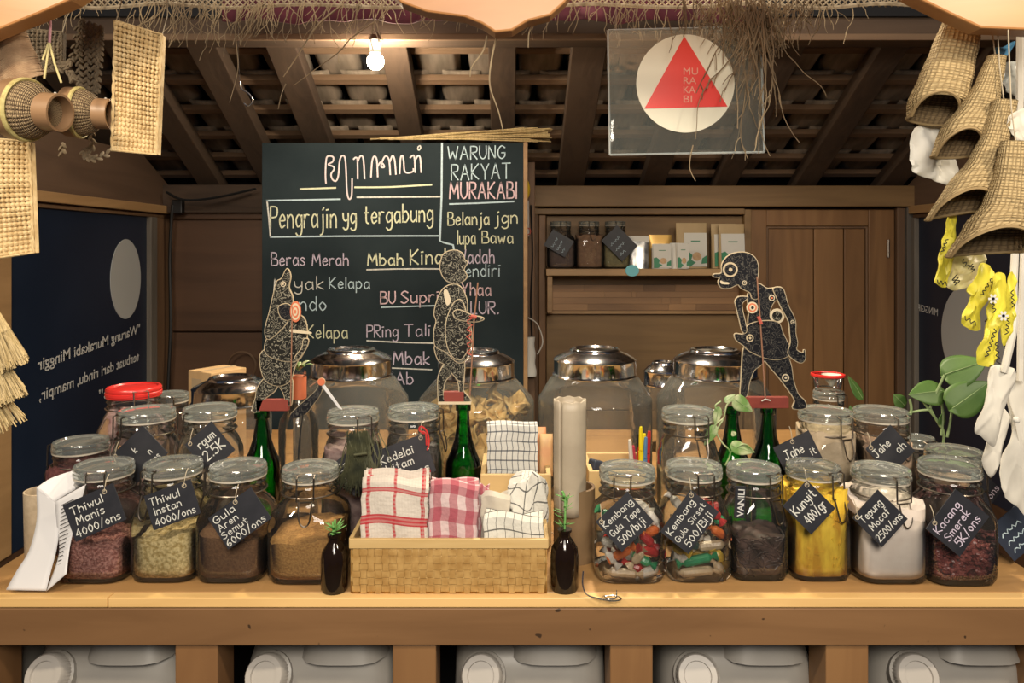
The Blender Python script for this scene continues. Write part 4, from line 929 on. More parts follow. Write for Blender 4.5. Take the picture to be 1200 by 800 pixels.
card(472, 541, 1.183, .098, .066, -20, 'wide slate tag reading Kedelai Hitam, tied with red string', [('Kedelai', .14, .62, .21, .60), ('Hitam', .20, .36, .20, .48), ('ons', .60, .08, .18, .3)], hole=(.43, .42))
b = MB(); p0 = P(497, 508, 1.18)
b.tube(crom([p0-p0, Vector((-.008, 0, .006)), Vector((-.004, -.002, .012)), Vector((.004, 0, .004)), Vector((.008, 0, -.012)), Vector((.005, 0, -.026))], 5), .0014, 5)
b.tube(crom([Vector((-.002, -.002, .004)), Vector((.003, -.002, .0)), Vector((.004, 0, -.018))], 5), .0014, 5)
tag(b.build('string_knot', M['red_string'], loc=tuple(p0)), 'red string knot at the corner of the Kedelai Hitam tag', 'string')
card(936, 533, 1.205, .070, .060, -25, 'slate tag starting Jahe above the turmeric jar', [('Jahe', .16, .52, .26, .50), ('it', .80, .34, .22, .12)], hole=(-.0, .42))
card(1043, 527, 1.205, .062, .060, -42, 'slate tag starting Jahe above the flour jar', [('Jahe', .06, .60, .22, .56), ('ah', .62, .26, .22, .28)], hole=(-.36, .42))
card(1150, 578, 1.19, .058, .046, -48, 'dark slate tag ending in ons, peeping out behind the red bean jar', [('ons', .56, .12, .24, .4)], hole=(-.2, .42), ink='chalk_l')
card(1192, 622, 1.17, .075, .066, -38, 'blurred blue-black slate tag hanging over the right end of the counter', 'scribble', hole=False, mat='slate_blue', ink='chalk_b')

# ---- large storage jars with chrome lids
def bigjar(px, Y, r, h, lr, label, zs=None):
    x = X_(px, Y); t = thing('storage_jar', label, 'jar', (x, Y, TZ), 'large glass jars with chrome lids')
    zs = zs or h-.110; zl = h-.056
    b = MB(); b.lathe([(r*.88, 0), (r*.97, .006), (r, .02), (r, zs), (r*.985, zs+.006), (r*.95, zs+.011), (lr*1.10, zl-.010), (lr*1.0, zl-.003), (lr*.96, zl+.01)], (0, 0, 0), 56); b.f.append(tuple(range(55, -1, -1)))
    b.build('body', M['glass_big'], t)
    l = MB(); l.lathe([(lr*1.03, zl-.002), (lr*1.04, zl), (lr*1.0, zl+.003), (lr*1.0, zl+.030), (lr*1.015, zl+.032), (lr*.97, zl+.036), (lr*.80, zl+.044), (lr*.62, zl+.050), (lr*.60, zl+.054), (lr*.57, zl+.056), (lr*.50, zl+.056), (lr*.46, zl+.053), (.001, zl+.055)], (0, 0, 0), 56)
    l.build('lid', M['chrome'], t)
    return t
bigjar(412, 1.60, .122, .283, .086, 'large glass jar with a chrome lid in front of the blackboard writing Pring Tali')
bigjar(558, 1.60, .125, .279, .082, 'large glass jar of ruffled yellow crackers behind the green bottle')
bigjar(697, 1.60, .122, .284, .088, 'large empty glass jar with a chrome lid behind the rolled bark tube')
bigjar(838, 1.60, .125, .282, .088, 'large glass jar with a chrome lid behind the long-jawed black puppet')
bigjar(272, 1.66, .085, .212, .084, 'lower storage jar with a broad dark chrome lid beside the cardboard box', zs=.12)
bigjar(777, 1.86, .055, .215, .048, 'small chrome-lidded jar far back between the two large ones', zs=.12)
# crackers in jar 2
M['cracker'] = pmat('yellow_cracker', (.55, .34, .10), (.78, .57, .25), rough=.7, scale=50, bump=.8)
rc = random.Random(12); x0 = X_(558, 1.60)
for i in range(54):
    a = rc.uniform(0, 2*PI) if i > 34 else rc.uniform(PI*1.02, PI*1.98); rr_ = .088 if i <= 34 else .06*math.sqrt(rc.random())
    z = rc.uniform(.022, .165) if i <= 34 else rc.uniform(.10, .175)
    s = rc.uniform(.024, .034); ph = rc.uniform(0, 6); b = MB()
    b.surf(lambda u, v: (s*(v+.04)*math.cos(2*PI*u), s*(v+.04)*math.sin(2*PI*u), .010*v*math.sin(2*PI*u*3+ph)+.006*math.sin(2*PI*u*5+ph)*v+.004*v*v), 18, 3, True)
    o = b.build('cracker', M['cracker'], loc=(x0+rr_*math.cos(a), 1.60+rr_*math.sin(a), TZ+z), solid=.003)
    o.rotation_euler = (rc.uniform(-.9, 1.6), rc.uniform(-.7, .7), rc.uniform(0, 6))
    tag(o, 'ruffled yellow cracker inside the large jar behind the green bottle', 'cracker', 'ruffled crackers in the large jar')
# ================================================================ BOTTLES AND PUPPETS
def bottle(px, Y, label, r=.0315, h=.232, mat='green_glass', rn=.0105, zsh=.115):
    t = thing('bottle', label, 'bottle', (X_(px, Y), Y, TZ), 'green glass bottles on the counter' if mat == 'green_glass' else None)
    b = MB(); b.lathe([(r*.85, .004), (r*.95, 0), (r, .008), (r, zsh), (r*.95, zsh+.012), (r*.7, zsh+.03), (rn*1.5, zsh+.05), (rn*1.1, zsh+.075), (rn, h-.02), (rn, h-.012)], (0, 0, 0), 28)
    b.f.append(tuple(range(27, -1, -1))); b.build('body', M[mat], t)
    MB().lathe([(rn*1.02, h-.014), (rn*1.28, h-.012), (rn*1.28, h-.002), (rn*1.1, h), (rn*.8, h), (rn*.75, h-.012)], (0, 0, 0), 20).build('lip', M[mat], t)
    return t
bottle(307, 1.30, 'green glass bottle under the puppet with the tall peaked crown', h=.214)
bottle(543, 1.30, 'green glass bottle under the round-headed puppet, in front of the crackers', h=.228)
bottle(858, 1.30, 'green glass bottle with variegated leaves around its neck', h=.220)
bottle(900, 1.31, 'green glass bottle beneath the trailing foot of the long-jawed puppet', h=.220)
# clear bottle with an orange wrapped neck
t = thing('bottle', 'clear glass bottle with an orange wrapped neck and a dry twig inside', 'bottle', (X_(350, 1.37), 1.37, TZ))
b = MB(); b.lathe([(.032, 0), (.036, .008), (.036, .165), (.033, .185), (.02, .205), (.0135, .215), (.0125, .262), (.0145, .264), (.0145, .272)], (0, 0, 0), 28); b.f.append(tuple(range(27, -1, -1))); b.build('body', M['glass'], t)
MB().solid([(.0138, .222), (.0142, .224), (.0142, .262), (.0138, .264)], (0, 0, 0), 20).build('neck_wrap', M['orange_ring'], t)
b = MB(); b.tube(crom([(0, 0, .02), (-.004, 0, .07), (.002, 0, .13), (.004, 0, .17)], 4), .0012, 5); b.tube([(-.004, 0, .07), (-.014, 0, .09)], .001, 4)
b.ball((-.016, 0, .085), (.005, .002, .010)); b.build('twig', M['ink'], t)
b = MB(); z0 = .272
for i in range(7):
    a = i*.9; b.surf(lambda u, v: (.028*v*math.cos(a)+.009*(u-.5)*math.sin(a)*math.sin(PI*v), .028*v*math.sin(a)-.009*(u-.5)*math.cos(a)*math.sin(PI*v), z0+.014*math.sin(v*2.2)+.003*(i % 2)), 2, 6)
tag(b.build('succulent_sprig', M['leaf_light'], loc=(X_(350, 1.37), 1.37, TZ), solid=.001), 'flat pale green sprig on top of the orange-necked bottle', 'plant')

def pxpoly(pts, s, ox, oy, Y): return [(X_(ox+x/s, Y), CZ+(HY-(oy+y/s))/F*Y) for x, y in pts]
def smooth2(p, k=4): return [(q.x, q.y) for q in crom([(a, b, 0) for a, b in p], k, True)]
def expand(p, d):
    n = len(p); out = []
    ar = sum(p[i][0]*p[(i+1) % n][1]-p[(i+1) % n][0]*p[i][1] for i in range(n)); sg = 1 if ar > 0 else -1
    for i in range(n):
        a, b, c = Vector(p[i-1]), Vector(p[i]), Vector(p[(i+1) % n]); t = (c-a)
        if t.length < 1e-9: out.append(p[i]); continue
        t.normalize(); out.append((b.x+t.y*d*sg, b.y-t.x*d*sg))
    return out
def cut(par, name, pts, Y, s, ox, oy, mat, y0, th=.002, edge=.0016, emat='horn', sm=True):
    p = pxpoly(pts, s, ox, oy, Y)
    if sm: p = smooth2(p)
    o = MB().prism(p, Y+y0, Y+y0+th).build(name, M[mat], par, local=False, smooth=False)
    if edge: MB().prism(expand(p, edge), Y+y0+th*.8, Y+y0+th*1.7).build('edge', M[emat], o, local=False, smooth=False)
    return o
def circ(x, y, r, n=16, ry=None): return [(x+r*math.cos(2*PI*i/n), y+(ry or r)*math.sin(2*PI*i/n)) for i in range(n)]
def rings(par, x, y, r, Y, s, ox, oy, y0, seq=('cream', 'leather', 'cream', 'leather'), ry=None):
    for i, m in enumerate(seq):
        k = 1-i/len(seq); MB().prism(pxpoly(circ(x, y, r*k, 18, (ry or r)*k), s, ox, oy, Y), Y+y0-.0006*(i+1), Y+y0).build('painted_ring', M[m], par, local=False, smooth=False)
# long-jawed black puppet (right)
Y = 1.27; s, ox, oy = 3.637, 820, 280
t = thing('shadow_puppet', 'black long-jawed shadow puppet with a bald round head striding on a red bar', 'puppet', tuple(P(890, 478, Y)), 'flat leather shadow puppets')
K = (Y, s, ox, oy)
def c3(name, pts, y0, **k): return cut(t, name, pts, *K, 'leather', y0, **k)
c3('leg', [(192, 462), (240, 455), (280, 500), (262, 535), (232, 560), (212, 610), (200, 668), (176, 668), (178, 610), (182, 540)], .0)
c3('leg', [(255, 470), (330, 440), (372, 490), (392, 545), (400, 600), (420, 660), (448, 690), (452, 720), (400, 722), (408, 690), (385, 650), (340, 590), (290, 530)], .001)
c3('torso', [(205, 240), (248, 192), (290, 212), (345, 206), (352, 240), (320, 262), (300, 300), (300, 340), (330, 360), (268, 385), (215, 372), (208, 340), (214, 300)], -.001)
c3('waistcloth', [(205, 368), (262, 350), (330, 355), (352, 400), (385, 480), (340, 510), (280, 505), (215, 478), (186, 452), (155, 428), (150, 404), (190, 405)], -.003)
hd = c3('head', [(246, 120), (232, 80), (200, 60), (160, 58), (118, 74), (94, 108), (92, 145), (62, 150), (58, 158), (84, 164), (78, 184), (92, 206), (128, 206), (160, 192), (176, 208), (212, 226), (222, 250), (244, 250), (240, 200)], -.004)
c3('arm', [(312, 210), (345, 208), (358, 230), (372, 280), (402, 345), (404, 400), (412, 440), (408, 470), (436, 485), (442, 470), (444, 510), (425, 524), (390, 505), (374, 482), (385, 440), (382, 400), (376, 350), (345, 290), (322, 240)], -.005)
a2 = c3('arm', [(150, 262), (165, 246), (200, 248), (180, 268), (176, 290), (196, 385), (180, 392), (164, 330), (152, 280)], -.005)
rings(t, 126, 130, 32, *K, -.0052, ('horn', 'leather', 'leather', 'horn'), None)
rings(t, 220, 291, 25, *K, -.0042, ('cream', 'orange_ring', 'cream', 'leather'))
rings(t, 303, 250, 13, *K, -.0042, ('cream', 'leather', 'orange_ring'))
rings(t, 330, 328, 32, *K, .0010, ('cream', 'leather_br', 'leather_br'))
rings(t, 390, 352, 9, *K, -.0062, ('cream', 'leather', 'cream'))
rings(t, 365, 590, 16, *K, -.0004, ('cream', 'leather', 'cream'))
rings(t, 210, 420, 16, *K, -.0044, ('horn', 'leather', 'horn'))
rings(t, 186, 186, 10, *K, -.0054, ('cream', 'leather', 'cream'))
cut(t, 'teeth', [(84, 176), (100, 182), (118, 184), (120, 192), (98, 192), (86, 188)], *K, 'cream', -.006, .001, 0)
def pt(x, y, dy): return P(ox+x/s, oy+y/s, Y+dy)
MB().tube([pt(244, 160, -.007), pt(258, 350, -.008), pt(280, 685, -.009)], .0013, 6).build('rod', M['rod'], t, local=False)
MB().tube([pt(250, 330, -.011), pt(262, 362, -.011)], .003, 6).build('rod_binding', M['pink_rod'], t, local=False)
b = MB(); b.box(P(892.5, 471, Y+.006), (.090, .012, .019)); ob = b.build('red_bar', M['red_block'], t, local=False, smooth=False, bevel=.001)
MB().tube([pt(264, 690, -.010), pt(280, 682, -.012), pt(302, 688, -.010)], .0012, 5).build('tie', M['cotton'], t, local=False)
# round-headed puppet (middle)
Y = 1.28; s, ox, oy = 3.33, 460, 280; K = (Y, s, ox, oy)
t = thing('shadow_puppet', 'brown round-headed potbellied shadow puppet with a red cane above the middle green bottle', 'puppet', tuple(P(536, 474, Y)), 'flat leather shadow puppets')
def c3(name, pts, y0, **k): return cut(t, name, pts, *K, 'leather_br', y0, **k)
c3('leg', [(205, 488), (240, 500), (225, 530), (205, 555), (196, 600), (202, 636), (182, 636), (178, 590), (180, 535)], .0)
c3('leg', [(225, 500), (270, 480), (278, 545), (274, 590), (302, 625), (302, 638), (268, 636), (262, 600), (255, 555)], .001)
c3('lower_garment', [(166, 415), (215, 420), (275, 470), (276, 545), (258, 550), (205, 490), (178, 470)], -.001)
c3('torso', [(198, 195), (235, 177), (268, 190), (290, 240), (292, 285), (304, 340), (308, 400), (288, 465), (255, 480), (210, 440), (168, 415), (163, 360), (172, 320), (164, 290), (175, 240)], -.003)
cut(t, 'belly', [(240, 250), (270, 240), (290, 300), (300, 350), (296, 420), (268, 466), (235, 455), (212, 400), (212, 320)], *K, 'leather_br', -.0055)
c3('head', [(192, 78), (205, 55), (240, 44), (272, 56), (280, 80), (292, 92), (278, 118), (290, 146), (270, 166), (240, 172), (206, 156), (188, 118)], -.004)
cut(t, 'arm', [(240, 284), (262, 276), (310, 296), (352, 306), (350, 314), (318, 320), (262, 312), (244, 302)], *K, 'leather_br', -.008)
cut(t, 'stripe', [(200, 205), (214, 198), (228, 240), (212, 258)], *K, 'cream', -.0042, .001, 0)
MB().tube([P(ox+333/s, oy+170/s, Y-.009), P(ox+318/s, oy+320/s, Y-.010), P(ox+302/s, oy+612/s, Y-.009)], .0013, 6).build('rod', M['rod'], t, local=False)
MB().tube([P(ox+(300+12*math.sin(i*1.9))/s, oy+(300+i*9)/s, Y-.010) for i in range(18)], .0011, 5).build('red_cane', M['pink_rod'], t, local=False)
MB().tube([P(ox+306/s, oy+300/s, Y-.011), P(ox+328/s, oy+305/s, Y-.011)], .0030, 6).build('rod_binding', M['pink_rod'], t, local=False)
MB().box(P(532, 465, Y+.006), (.035, .012, .020)).build('red_bar', M['red_block'], t, local=False, smooth=False, bevel=.001)
cut(t, 'foot_strip', [(178, 634), (306, 634), (306, 644), (178, 644)], *K, 'cream', -.002, .003, 0, sm=False)
# crowned puppet (left)
Y = 1.29; s, ox, oy = 3.075, 280, 300; K = (Y, s, ox, oy)
t = thing('shadow_puppet', 'brown ornate shadow puppet with a tall peaked crown and an orange target disc', 'puppet', tuple(P(322, 480, Y)), 'flat leather shadow puppets')
def c3(name, pts, y0, **k): return cut(t, name, pts, *K, 'leather_br', y0, **k)
c3('leg', [(95, 440), (140, 450), (128, 485), (90, 515), (78, 540), (68, 562), (48, 556), (60, 510), (66, 478)], .0)
c3('leg', [(135, 450), (185, 440), (190, 490), (186, 535), (172, 532), (158, 490)], .001)
c3('skirt', [(84, 345), (140, 320), (210, 360), (200, 400), (182, 450), (140, 466), (96, 446), (78, 390)], -.002)
c3('torso', [(104, 295), (150, 250), (200, 215), (232, 220), (246, 262), (240, 325), (215, 372), (160, 375), (100, 350)], -.004)
c3('crown', [(140, 92), (158, 80), (176, 46), (188, 72), (182, 112), (196, 150), (190, 200), (170, 245), (130, 285), (106, 296), (98, 264), (114, 200), (130, 130)], -.006)
cut(t, 'face', [(150, 180), (180, 172), (205, 200), (190, 225), (165, 225), (150, 205)], *K, 'leather', -.008)
rings(t, 210, 198, 20, *K, -.0095, ('orange_ring', 'cream', 'orange_ring', 'cream', 'orange_ring'), 38)
rings(t, 164, 100, 10, *K, -.0065, ('cream', 'leather', 'cream'))
cut(t, 'arm', [(190, 262), (230, 266), (264, 272), (262, 278), (225, 276), (192, 272)], *K, 'cream', -.0085, .0015, 0)
c3('arm', [(236, 300), (252, 300), (244, 330), (218, 366), (206, 362), (230, 330)], -.006)
MB().box(P(320, 474, Y+.006), (.056, .012, .020)).build('red_bar', M['red_block'], t, local=False, smooth=False, bevel=.001)
MB().tube([P(ox+192/s, oy+180/s, Y-.010), P(ox+186/s, oy+540/s, Y-.009)], .0011, 6).build('rod', M['rod'], t, local=False)
# small bird figure
Y = 1.25; s, ox, oy = 3.075, 280, 300
b_ = thing('bird_figure', 'small flat dark bird figure with a white tail on a twig beside the crowned puppet', 'puppet', tuple(P(360, 490, Y)))
cut(b_, 'body', [(300, 470), (292, 450), (280, 480), (250, 510), (215, 540), (185, 572), (200, 584), (240, 568), (270, 530), (292, 500)], Y, s, ox, oy, 'leather', 0, edge=.0006)
cut(b_, 'beak', [(296, 446), (372, 552), (358, 546), (300, 470)], Y, s, ox, oy, 'paper', -.001, edge=0, sm=False)
cut(b_, 'head', circ(298, 452, 13, 10), Y, s, ox, oy, 'orange_ring', -.003, edge=.0006)
MB().tube([P(ox+255/s, oy+470/s, Y), P(ox+298/s, oy+440/s, Y)], .0012, 5).build('crest', M['rod'], b_, local=False)
MB().tube([P(ox+232/s, oy+560/s, Y), P(ox+214/s, oy+700/s, Y), P(ox+214/s, oy+800/s, Y)], .0012, 5).build('perch_twig', M['ink'], b_, local=False)
# dark small bottles with sprigs
def vial(px, Y, h, label, sprig, r=.0205):
    t = thing('small_bottle', label, 'bottle', (X_(px, Y), Y, TZ))
    MB().solid([(r*.9, 0), (r, .004), (r, h*.58), (r*.92, h*.70), (r*.55, h*.84), (.0085, h*.88), (.0085, h*.95), (.0105, h*.96), (.0105, h)], (0, 0, 0), 28).build('body', M['dark_glass'], t)
    l = MB(); rnd = random.Random(px)
    for i in range(22):
        a = rnd.uniform(0, 2*PI); e = rnd.uniform(.1, .9); L = .014+.006*rnd.random(); z0 = h+rnd.uniform(0, .008) if sprig == 0 else h+rnd.uniform(0, .052)
        d = Vector((math.cos(a)*math.cos(e), math.sin(a)*math.cos(e), math.sin(e))); p = Vector((0, 0, z0)); sd = d.cross(Vector((0, 0, 1))).normalized()*.0022
        o = len(l.v); l.v += [p, p+d*L*.5+sd, p+d*L, p+d*L*.5-sd]; l.f.append((o, o+1, o+2, o+3))
    l.tube(crom([(0, 0, h*.9), (.001, 0, h+.02*(1+sprig)), (-.003, 0, h+(.055 if sprig else .01))], 4), .0016 if sprig else .001, 5)
    tag(l.build('sprig', M['sprig'], loc=(X_(px, Y), Y, TZ), solid=.0006), 'small green leaf rosette in the dark bottle beside the basket\'s left end' if not sprig else 'green stalk with small leaves in the dark bottle in front of the bamboo stump', 'plant')
vial(392, 1.085, .082, 'small blackish bottle with a green rosette at the left end of the towel basket', 0, .0195)
vial(661.5, 1.088, .088, 'small blackish bottle with a tall green stalk in front of the bamboo stump', 1)
# wire coil in front
b = MB(); p = P(712, 697, 1.065)
b.tube(crom([Vector((-.035, .0, .036)), Vector((-.036, -.004, .018)), Vector((-.030, -.008, .006)), Vector((-.012, -.012, .002)), Vector((.006, -.018, .002)), Vector((.018, -.012, .002)), Vector((.010, -.002, .002)), Vector((-.006, -.004, .002)), Vector((-.002, -.014, .003)), Vector((.010, -.012, .003)), Vector((.011, -.012, .014))], 6), .0010, 5)
tag(b.build('wire_coil', M['wire_light'], loc=(p.x, p.y, TZ)), 'loose curl of thin pale wire at the foot of the Gula Tape candy jar', 'wire')
# bamboo stump and bark tube
M['stump'] = pmat('old_bamboo', (.13, .075, .035), (.22, .14, .07), rough=.5, scale=9, stretch=(2, 2, .3))
t = thing('bamboo_stump', 'short dark bamboo cup standing behind the stalk bottle', 'cup', (X_(673, 1.20), 1.20, TZ))
b = MB(); r = .0335; b.lathe([(r, 0), (r*1.01, .004), (r, .05), (r*1.02, .055), (r, .06), (r, .115), (r*.86, .115), (r*.86, .02), (.001, .02)], (0, 0, 0), 32); b.f.append(tuple(range(31, -1, -1))); b.build('body', M['stump'], t)
b = MB(); Yb_ = 1.19; c0 = P(668, 600, Yb_); zt = P(0, 468, Yb_).z-c0.z
def bark(u, v):
    a = 2*PI*(u*.985)+1.30*PI; r = .0245*(1+.015*math.sin(a*3)); z = zt*v+.0012*math.sin(a*9)*(v > .98)
    return (r*math.cos(a), r*math.sin(a), z)
b.surf(bark, 40, 12); b.build('bark_tube', M['plastered'], None, loc=tuple(c0), solid=.003)
o = bpy.data.objects['bark_tube']; tag(o, 'tall pale grey bark tube with a ragged edge standing in the bamboo cup', 'tube')
# ---------------------------------------------------------------- basket and towels
M['splint'] = pmat('bamboo_splint', (.36, .20, .06), (.50, .31, .11), rough=.4, scale=60)
bx0, bx1, by0, by1, bh = X_(412, 1.074), X_(640, 1.074), 1.074, 1.20, .080
t = thing('bamboo_basket', 'low rectangular woven bamboo basket holding folded tea towels', 'basket', ((bx0+bx1)/2, (by0+by1)/2, TZ))
w, d = (bx1-bx0)/2, (by1-by0)/2
def wallp(x0, y0, x1, y1, nu):
    m = MB(); m.surf(lambda u, v: (x0+(x1-x0)*u, y0+(y1-y0)*u, .001+(bh-.012)*v), nu, 4); return m
wallp(-w, -d, w, -d, 12).build('woven_side', M['box_weave'], t, solid=.003)
wallp(-w, d, w, d, 12).build('woven_side', M['box_weave'], t, solid=.003)
wallp(-w, -d, -w, d, 6).build('woven_end', M['box_weave'], t, solid=.003)
wallp(w, -d, w, d, 6).build('woven_end', M['box_weave'], t, solid=.003)
MB().bx(-w, w, -d, d, .001, .004).build('floor_panel', M['box_rim'], t, smooth=False)
for x0, x1, y0, y1 in ((-w-.003, w+.003, -d-.004, -d+.002), (-w-.003, w+.003, d-.002, d+.004), (-w-.004, -w+.002, -d, d), (w-.002, w+.004, -d, d)):
    MB().bx(x0, x1, y0, y1, bh-.014, bh).build('rim_strip', M['box_rim'], t, smooth=False, bevel=.001)
# proud weave splints on the front
sp = MB(); NX, NZ = 26, 6; cw, chh = (2*w-.004)/NX, (bh-.018)/NZ
for i in range(NX):
    for j in range(NZ):
        x, z = -w+.002+(i+.5)*cw, .003+(j+.5)*chh
        if (i+j) % 2: sp.box((x, -d-.0026, z), (cw*.80, .0012, chh*1.08))
        else: sp.box((x, -d-.0022, z), (cw*1.08, .0012, chh*.80))
o = sp.build('woven_splints', M['splint'], t, smooth=False); o['kind'] = 'stuff'
red = (.42, .03, .04); wht = (.60, .54, .47)
M['towel_red'] = plaid('towel_red_check', wht, [(1, .10, .030, red, .95), (1, .50, .022, red, .9), (1, .92, .030, red, .95), (22, .5, .22, (.5, .44, .38), .25)], [(2.17, .14, .035, red, .95), (2.17, .66, .045, red, .95), (2.17, .95, .02, red, .9), (56, .5, .25, (.5, .44, .38), .3)])
M['towel_gingham'] = plaid('towel_pink_gingham', (.62, .48, .47), [(3.0, .5, .25, (.32, .02, .05), .6)], [(7.6, .5, .25, (.32, .02, .05), .6)])
M['towel_grid'] = plaid('towel_black_grid', (.62, .60, .53), [(7, .5, .035, (.05, .05, .05), .85)], [(9, .5, .04, (.05, .05, .05), .85)])
M['towel_dense'] = plaid('towel_fine_grid', (.60, .60, .56), [(9, .5, .07, (.05, .06, .08), .8)], [(24, .5, .07, (.05, .06, .08), .8)])
M['towel_plain'] = pmat('plain_towel', (.48, .43, .35), (.55, .50, .42), rough=.9, scale=40, bump=.4)
def towel(x0, x1, y, z0, z1, th, mat, name, label, rot=0, folds=2, grp=None, slump=.004):
    """folded towel standing on edge: a bent pad with visible rounded folds"""
    cx = (x0+x1)/2; w_ = (x1-x0); hh = z1-z0; t = thing(name, label, 'towel', (cx, y, z0), grp)
    for i in range(folds):
        yy = (i-(folds-1)/2)*th; m = MB(); zt = hh*(1-.03*i)
        def f(u, v, yy=yy, i=i, zt=zt):
            x = (u-.5)*w_*(1-.02*i); 
            a = v*2
            if v < .46: z = zt*v/.46; yo = -th*.46
            elif v < .54: q = (v-.46)/.08*PI; z = zt+th*.46*math.sin(q); yo = -th*.46*math.cos(q)
            else: z = zt*(1-(v-.54)/.46); yo = th*.46
            z += slump*math.sin(u*5+i*2)*(z/hh)
            bul = 1+.5*math.sin(PI*min(1, z/hh))*.5
            return (x+.0012*math.sin(z*190+i), yy+yo*bul+.0015*math.sin(u*9+i+z*60), max(0, z))
        m.surf(f, 26, 30); m.build('folded_layer', M[mat], t, solid=.0015)
    if rot: t.rotation_euler = (0, rot, 0)
    return t
zb = TZ+.006
towel(X_(424, 1.10), X_(501, 1.10), 1.105, zb, P(0, 562, 1.105).z-.004, .020, 'towel_red', 'folded_towel', 'cream towel with red stripes, front one at the left of the basket', .02, 2)
towel(X_(428, 1.15), X_(504, 1.15), 1.158, zb, P(0, 556, 1.158).z, .020, 'towel_red', 'folded_towel', 'cream towel with red stripes, standing behind its twin in the basket', -.01, 2)
towel(X_(502, 1.11), X_(558, 1.11), 1.118, zb, P(0, 564, 1.118).z-.002, .018, 'towel_gingham', 'folded_towel', 'pink and dark red gingham towel in the middle of the basket', .03, 3)
towel(X_(555, 1.15), X_(572, 1.15), 1.150, zb, P(0, 572, 1.15).z, .014, 'towel_gingham', 'folded_towel', 'narrow edge of a second pink gingham towel beside the black-grid ones', .02, 2)
towel(X_(566, 1.1), X_(635, 1.1), 1.10, zb, P(0, 606, 1.10).z, .018, 'towel_grid', 'folded_towel', 'low white towel with a black window-pane grid at the right of the basket', .02, 2)
towel(X_(566, 1.14), X_(600, 1.14), 1.145, zb, P(0, 581, 1.145).z, .016, 'towel_plain', 'folded_towel', 'plain cream towel between the gingham and the crumpled grid towel', -.03, 2)
# crumpled grid towel
rt = random.Random(3); c0 = P(615, 582, 1.155); b = MB()
def crump(u, v):
    a = 2*PI*u; z = -.045+.078*v; r = (.030+.006*math.sin(3*a+v*4)+.004*math.sin(7*a+1+v*9))*(1-.25*v**3)*(1 if v < .97 else .4)
    return (r*math.cos(a)+.006*v, r*.65*math.sin(a), z+.006*math.sin(2*a+v*3)+.004*math.sin(5*a))
b.surf(crump, 44, 16, True); b.f.append(tuple(range(len(b.v)-44, len(b.v))))
M['towel_crumple'] = plaid('towel_black_lines', (.62, .60, .54), [(9, .5, .04, (.05, .05, .05), .85)], [(3, .5, .04, (.05, .05, .05), .85)])
tag(b.build('crumpled_towel', M['towel_crumple'], loc=tuple(c0)), 'crumpled white towel with thin black lines bunched up at the basket\'s right end', 'towel')
# second wooden box behind with fine grid towel
def tray(px0, px1, Y, dep, h, label):
    x0, x1 = X_(px0, Y), X_(px1, Y); t = thing('wooden_box', label, 'box', ((x0+x1)/2, Y+dep/2, TZ)); w = (x1-x0)/2; d = dep/2
    for a, b2, c_, e, n_ in ((-w, w, -d, -d+.008, 'front_board'), (-w, w, d-.008, d, 'back_board'), (-w, -w+.008, -d+.008, d-.008, 'end_board'), (w-.008, w, -d+.008, d-.008, 'end_board')):
        MB().bx(a, b2, c_, e, 0, h).build(n_, M['box_pale'], t, smooth=False, bevel=.001)
    MB().bx(-w+.008, w-.008, -d+.008, d-.008, .002, .008).build('bottom_board', M['box_pale'], t, smooth=False)
    return t
tray(563, 646, 1.245, .13, .5-(556-HY)/F*1.245, 'pale wooden box behind the towel basket')
tray(690, 768, 1.29, .12, .5-(552-HY)/F*1.29, 'pale wooden tray behind the Gula Tape candy jar')
towel(X_(571, 1.29), X_(630, 1.29), 1.30, TZ+.01, P(0, 499, 1.29).z, .016, 'towel_dense', 'folded_towel', 'white towel with a fine grey grid standing in the pale box', 0, 2, slump=.001)
def packet(px0, px1, py0, py1, Y, th, mat, name, label, rot=0):
    c = P((px0+px1)/2, py1, Y); w, h = (px1-px0)/F*Y, (py1-py0)/F*Y
    b = MB(); b.surf(lambda u, v: ((u-.5)*w*(1-.02*math.sin(v*9)), 0, h*v), 8, 10)
    b = MB(); n = 24
    def f(u, v):
        a = 2*PI*u; e = 3; ca, sa = math.cos(a), math.sin(a); q = 1/((abs(ca)**e+abs(sa)**e)**(1/e)); k = max(.06, (1-abs(2*v-1)**6))
        return (w/2*q*ca*(1-.01*math.sin(v*20)), th/2*q*sa*k, h*v)
    b.surf(f, n, 12, True); o = b.build(name, M[mat], loc=tuple(c)); ORG[o.name] = c
    if rot: o.rotation_euler = (0, rot, 0)
    return o
M['orange_pack'] = pmat('orange_pack', (.72, .26, .10), (.80, .40, .20), rough=.5, scale=30)
M['peach_pack'] = pmat('peach_pack', (.78, .42, .22), (.80, .55, .25), rough=.5, scale=30)
tag(packet(626, 640, 500, 556, 1.33, .02, 'orange_pack', 'snack_packet', ''), 'orange packet edge right behind the fine grid towel', 'packet')
tag(packet(632, 648, 508, 558, 1.31, .02, 'peach_pack', 'snack_packet', ''), 'peach and yellow packet in front of the orange one in the pale box', 'packet')
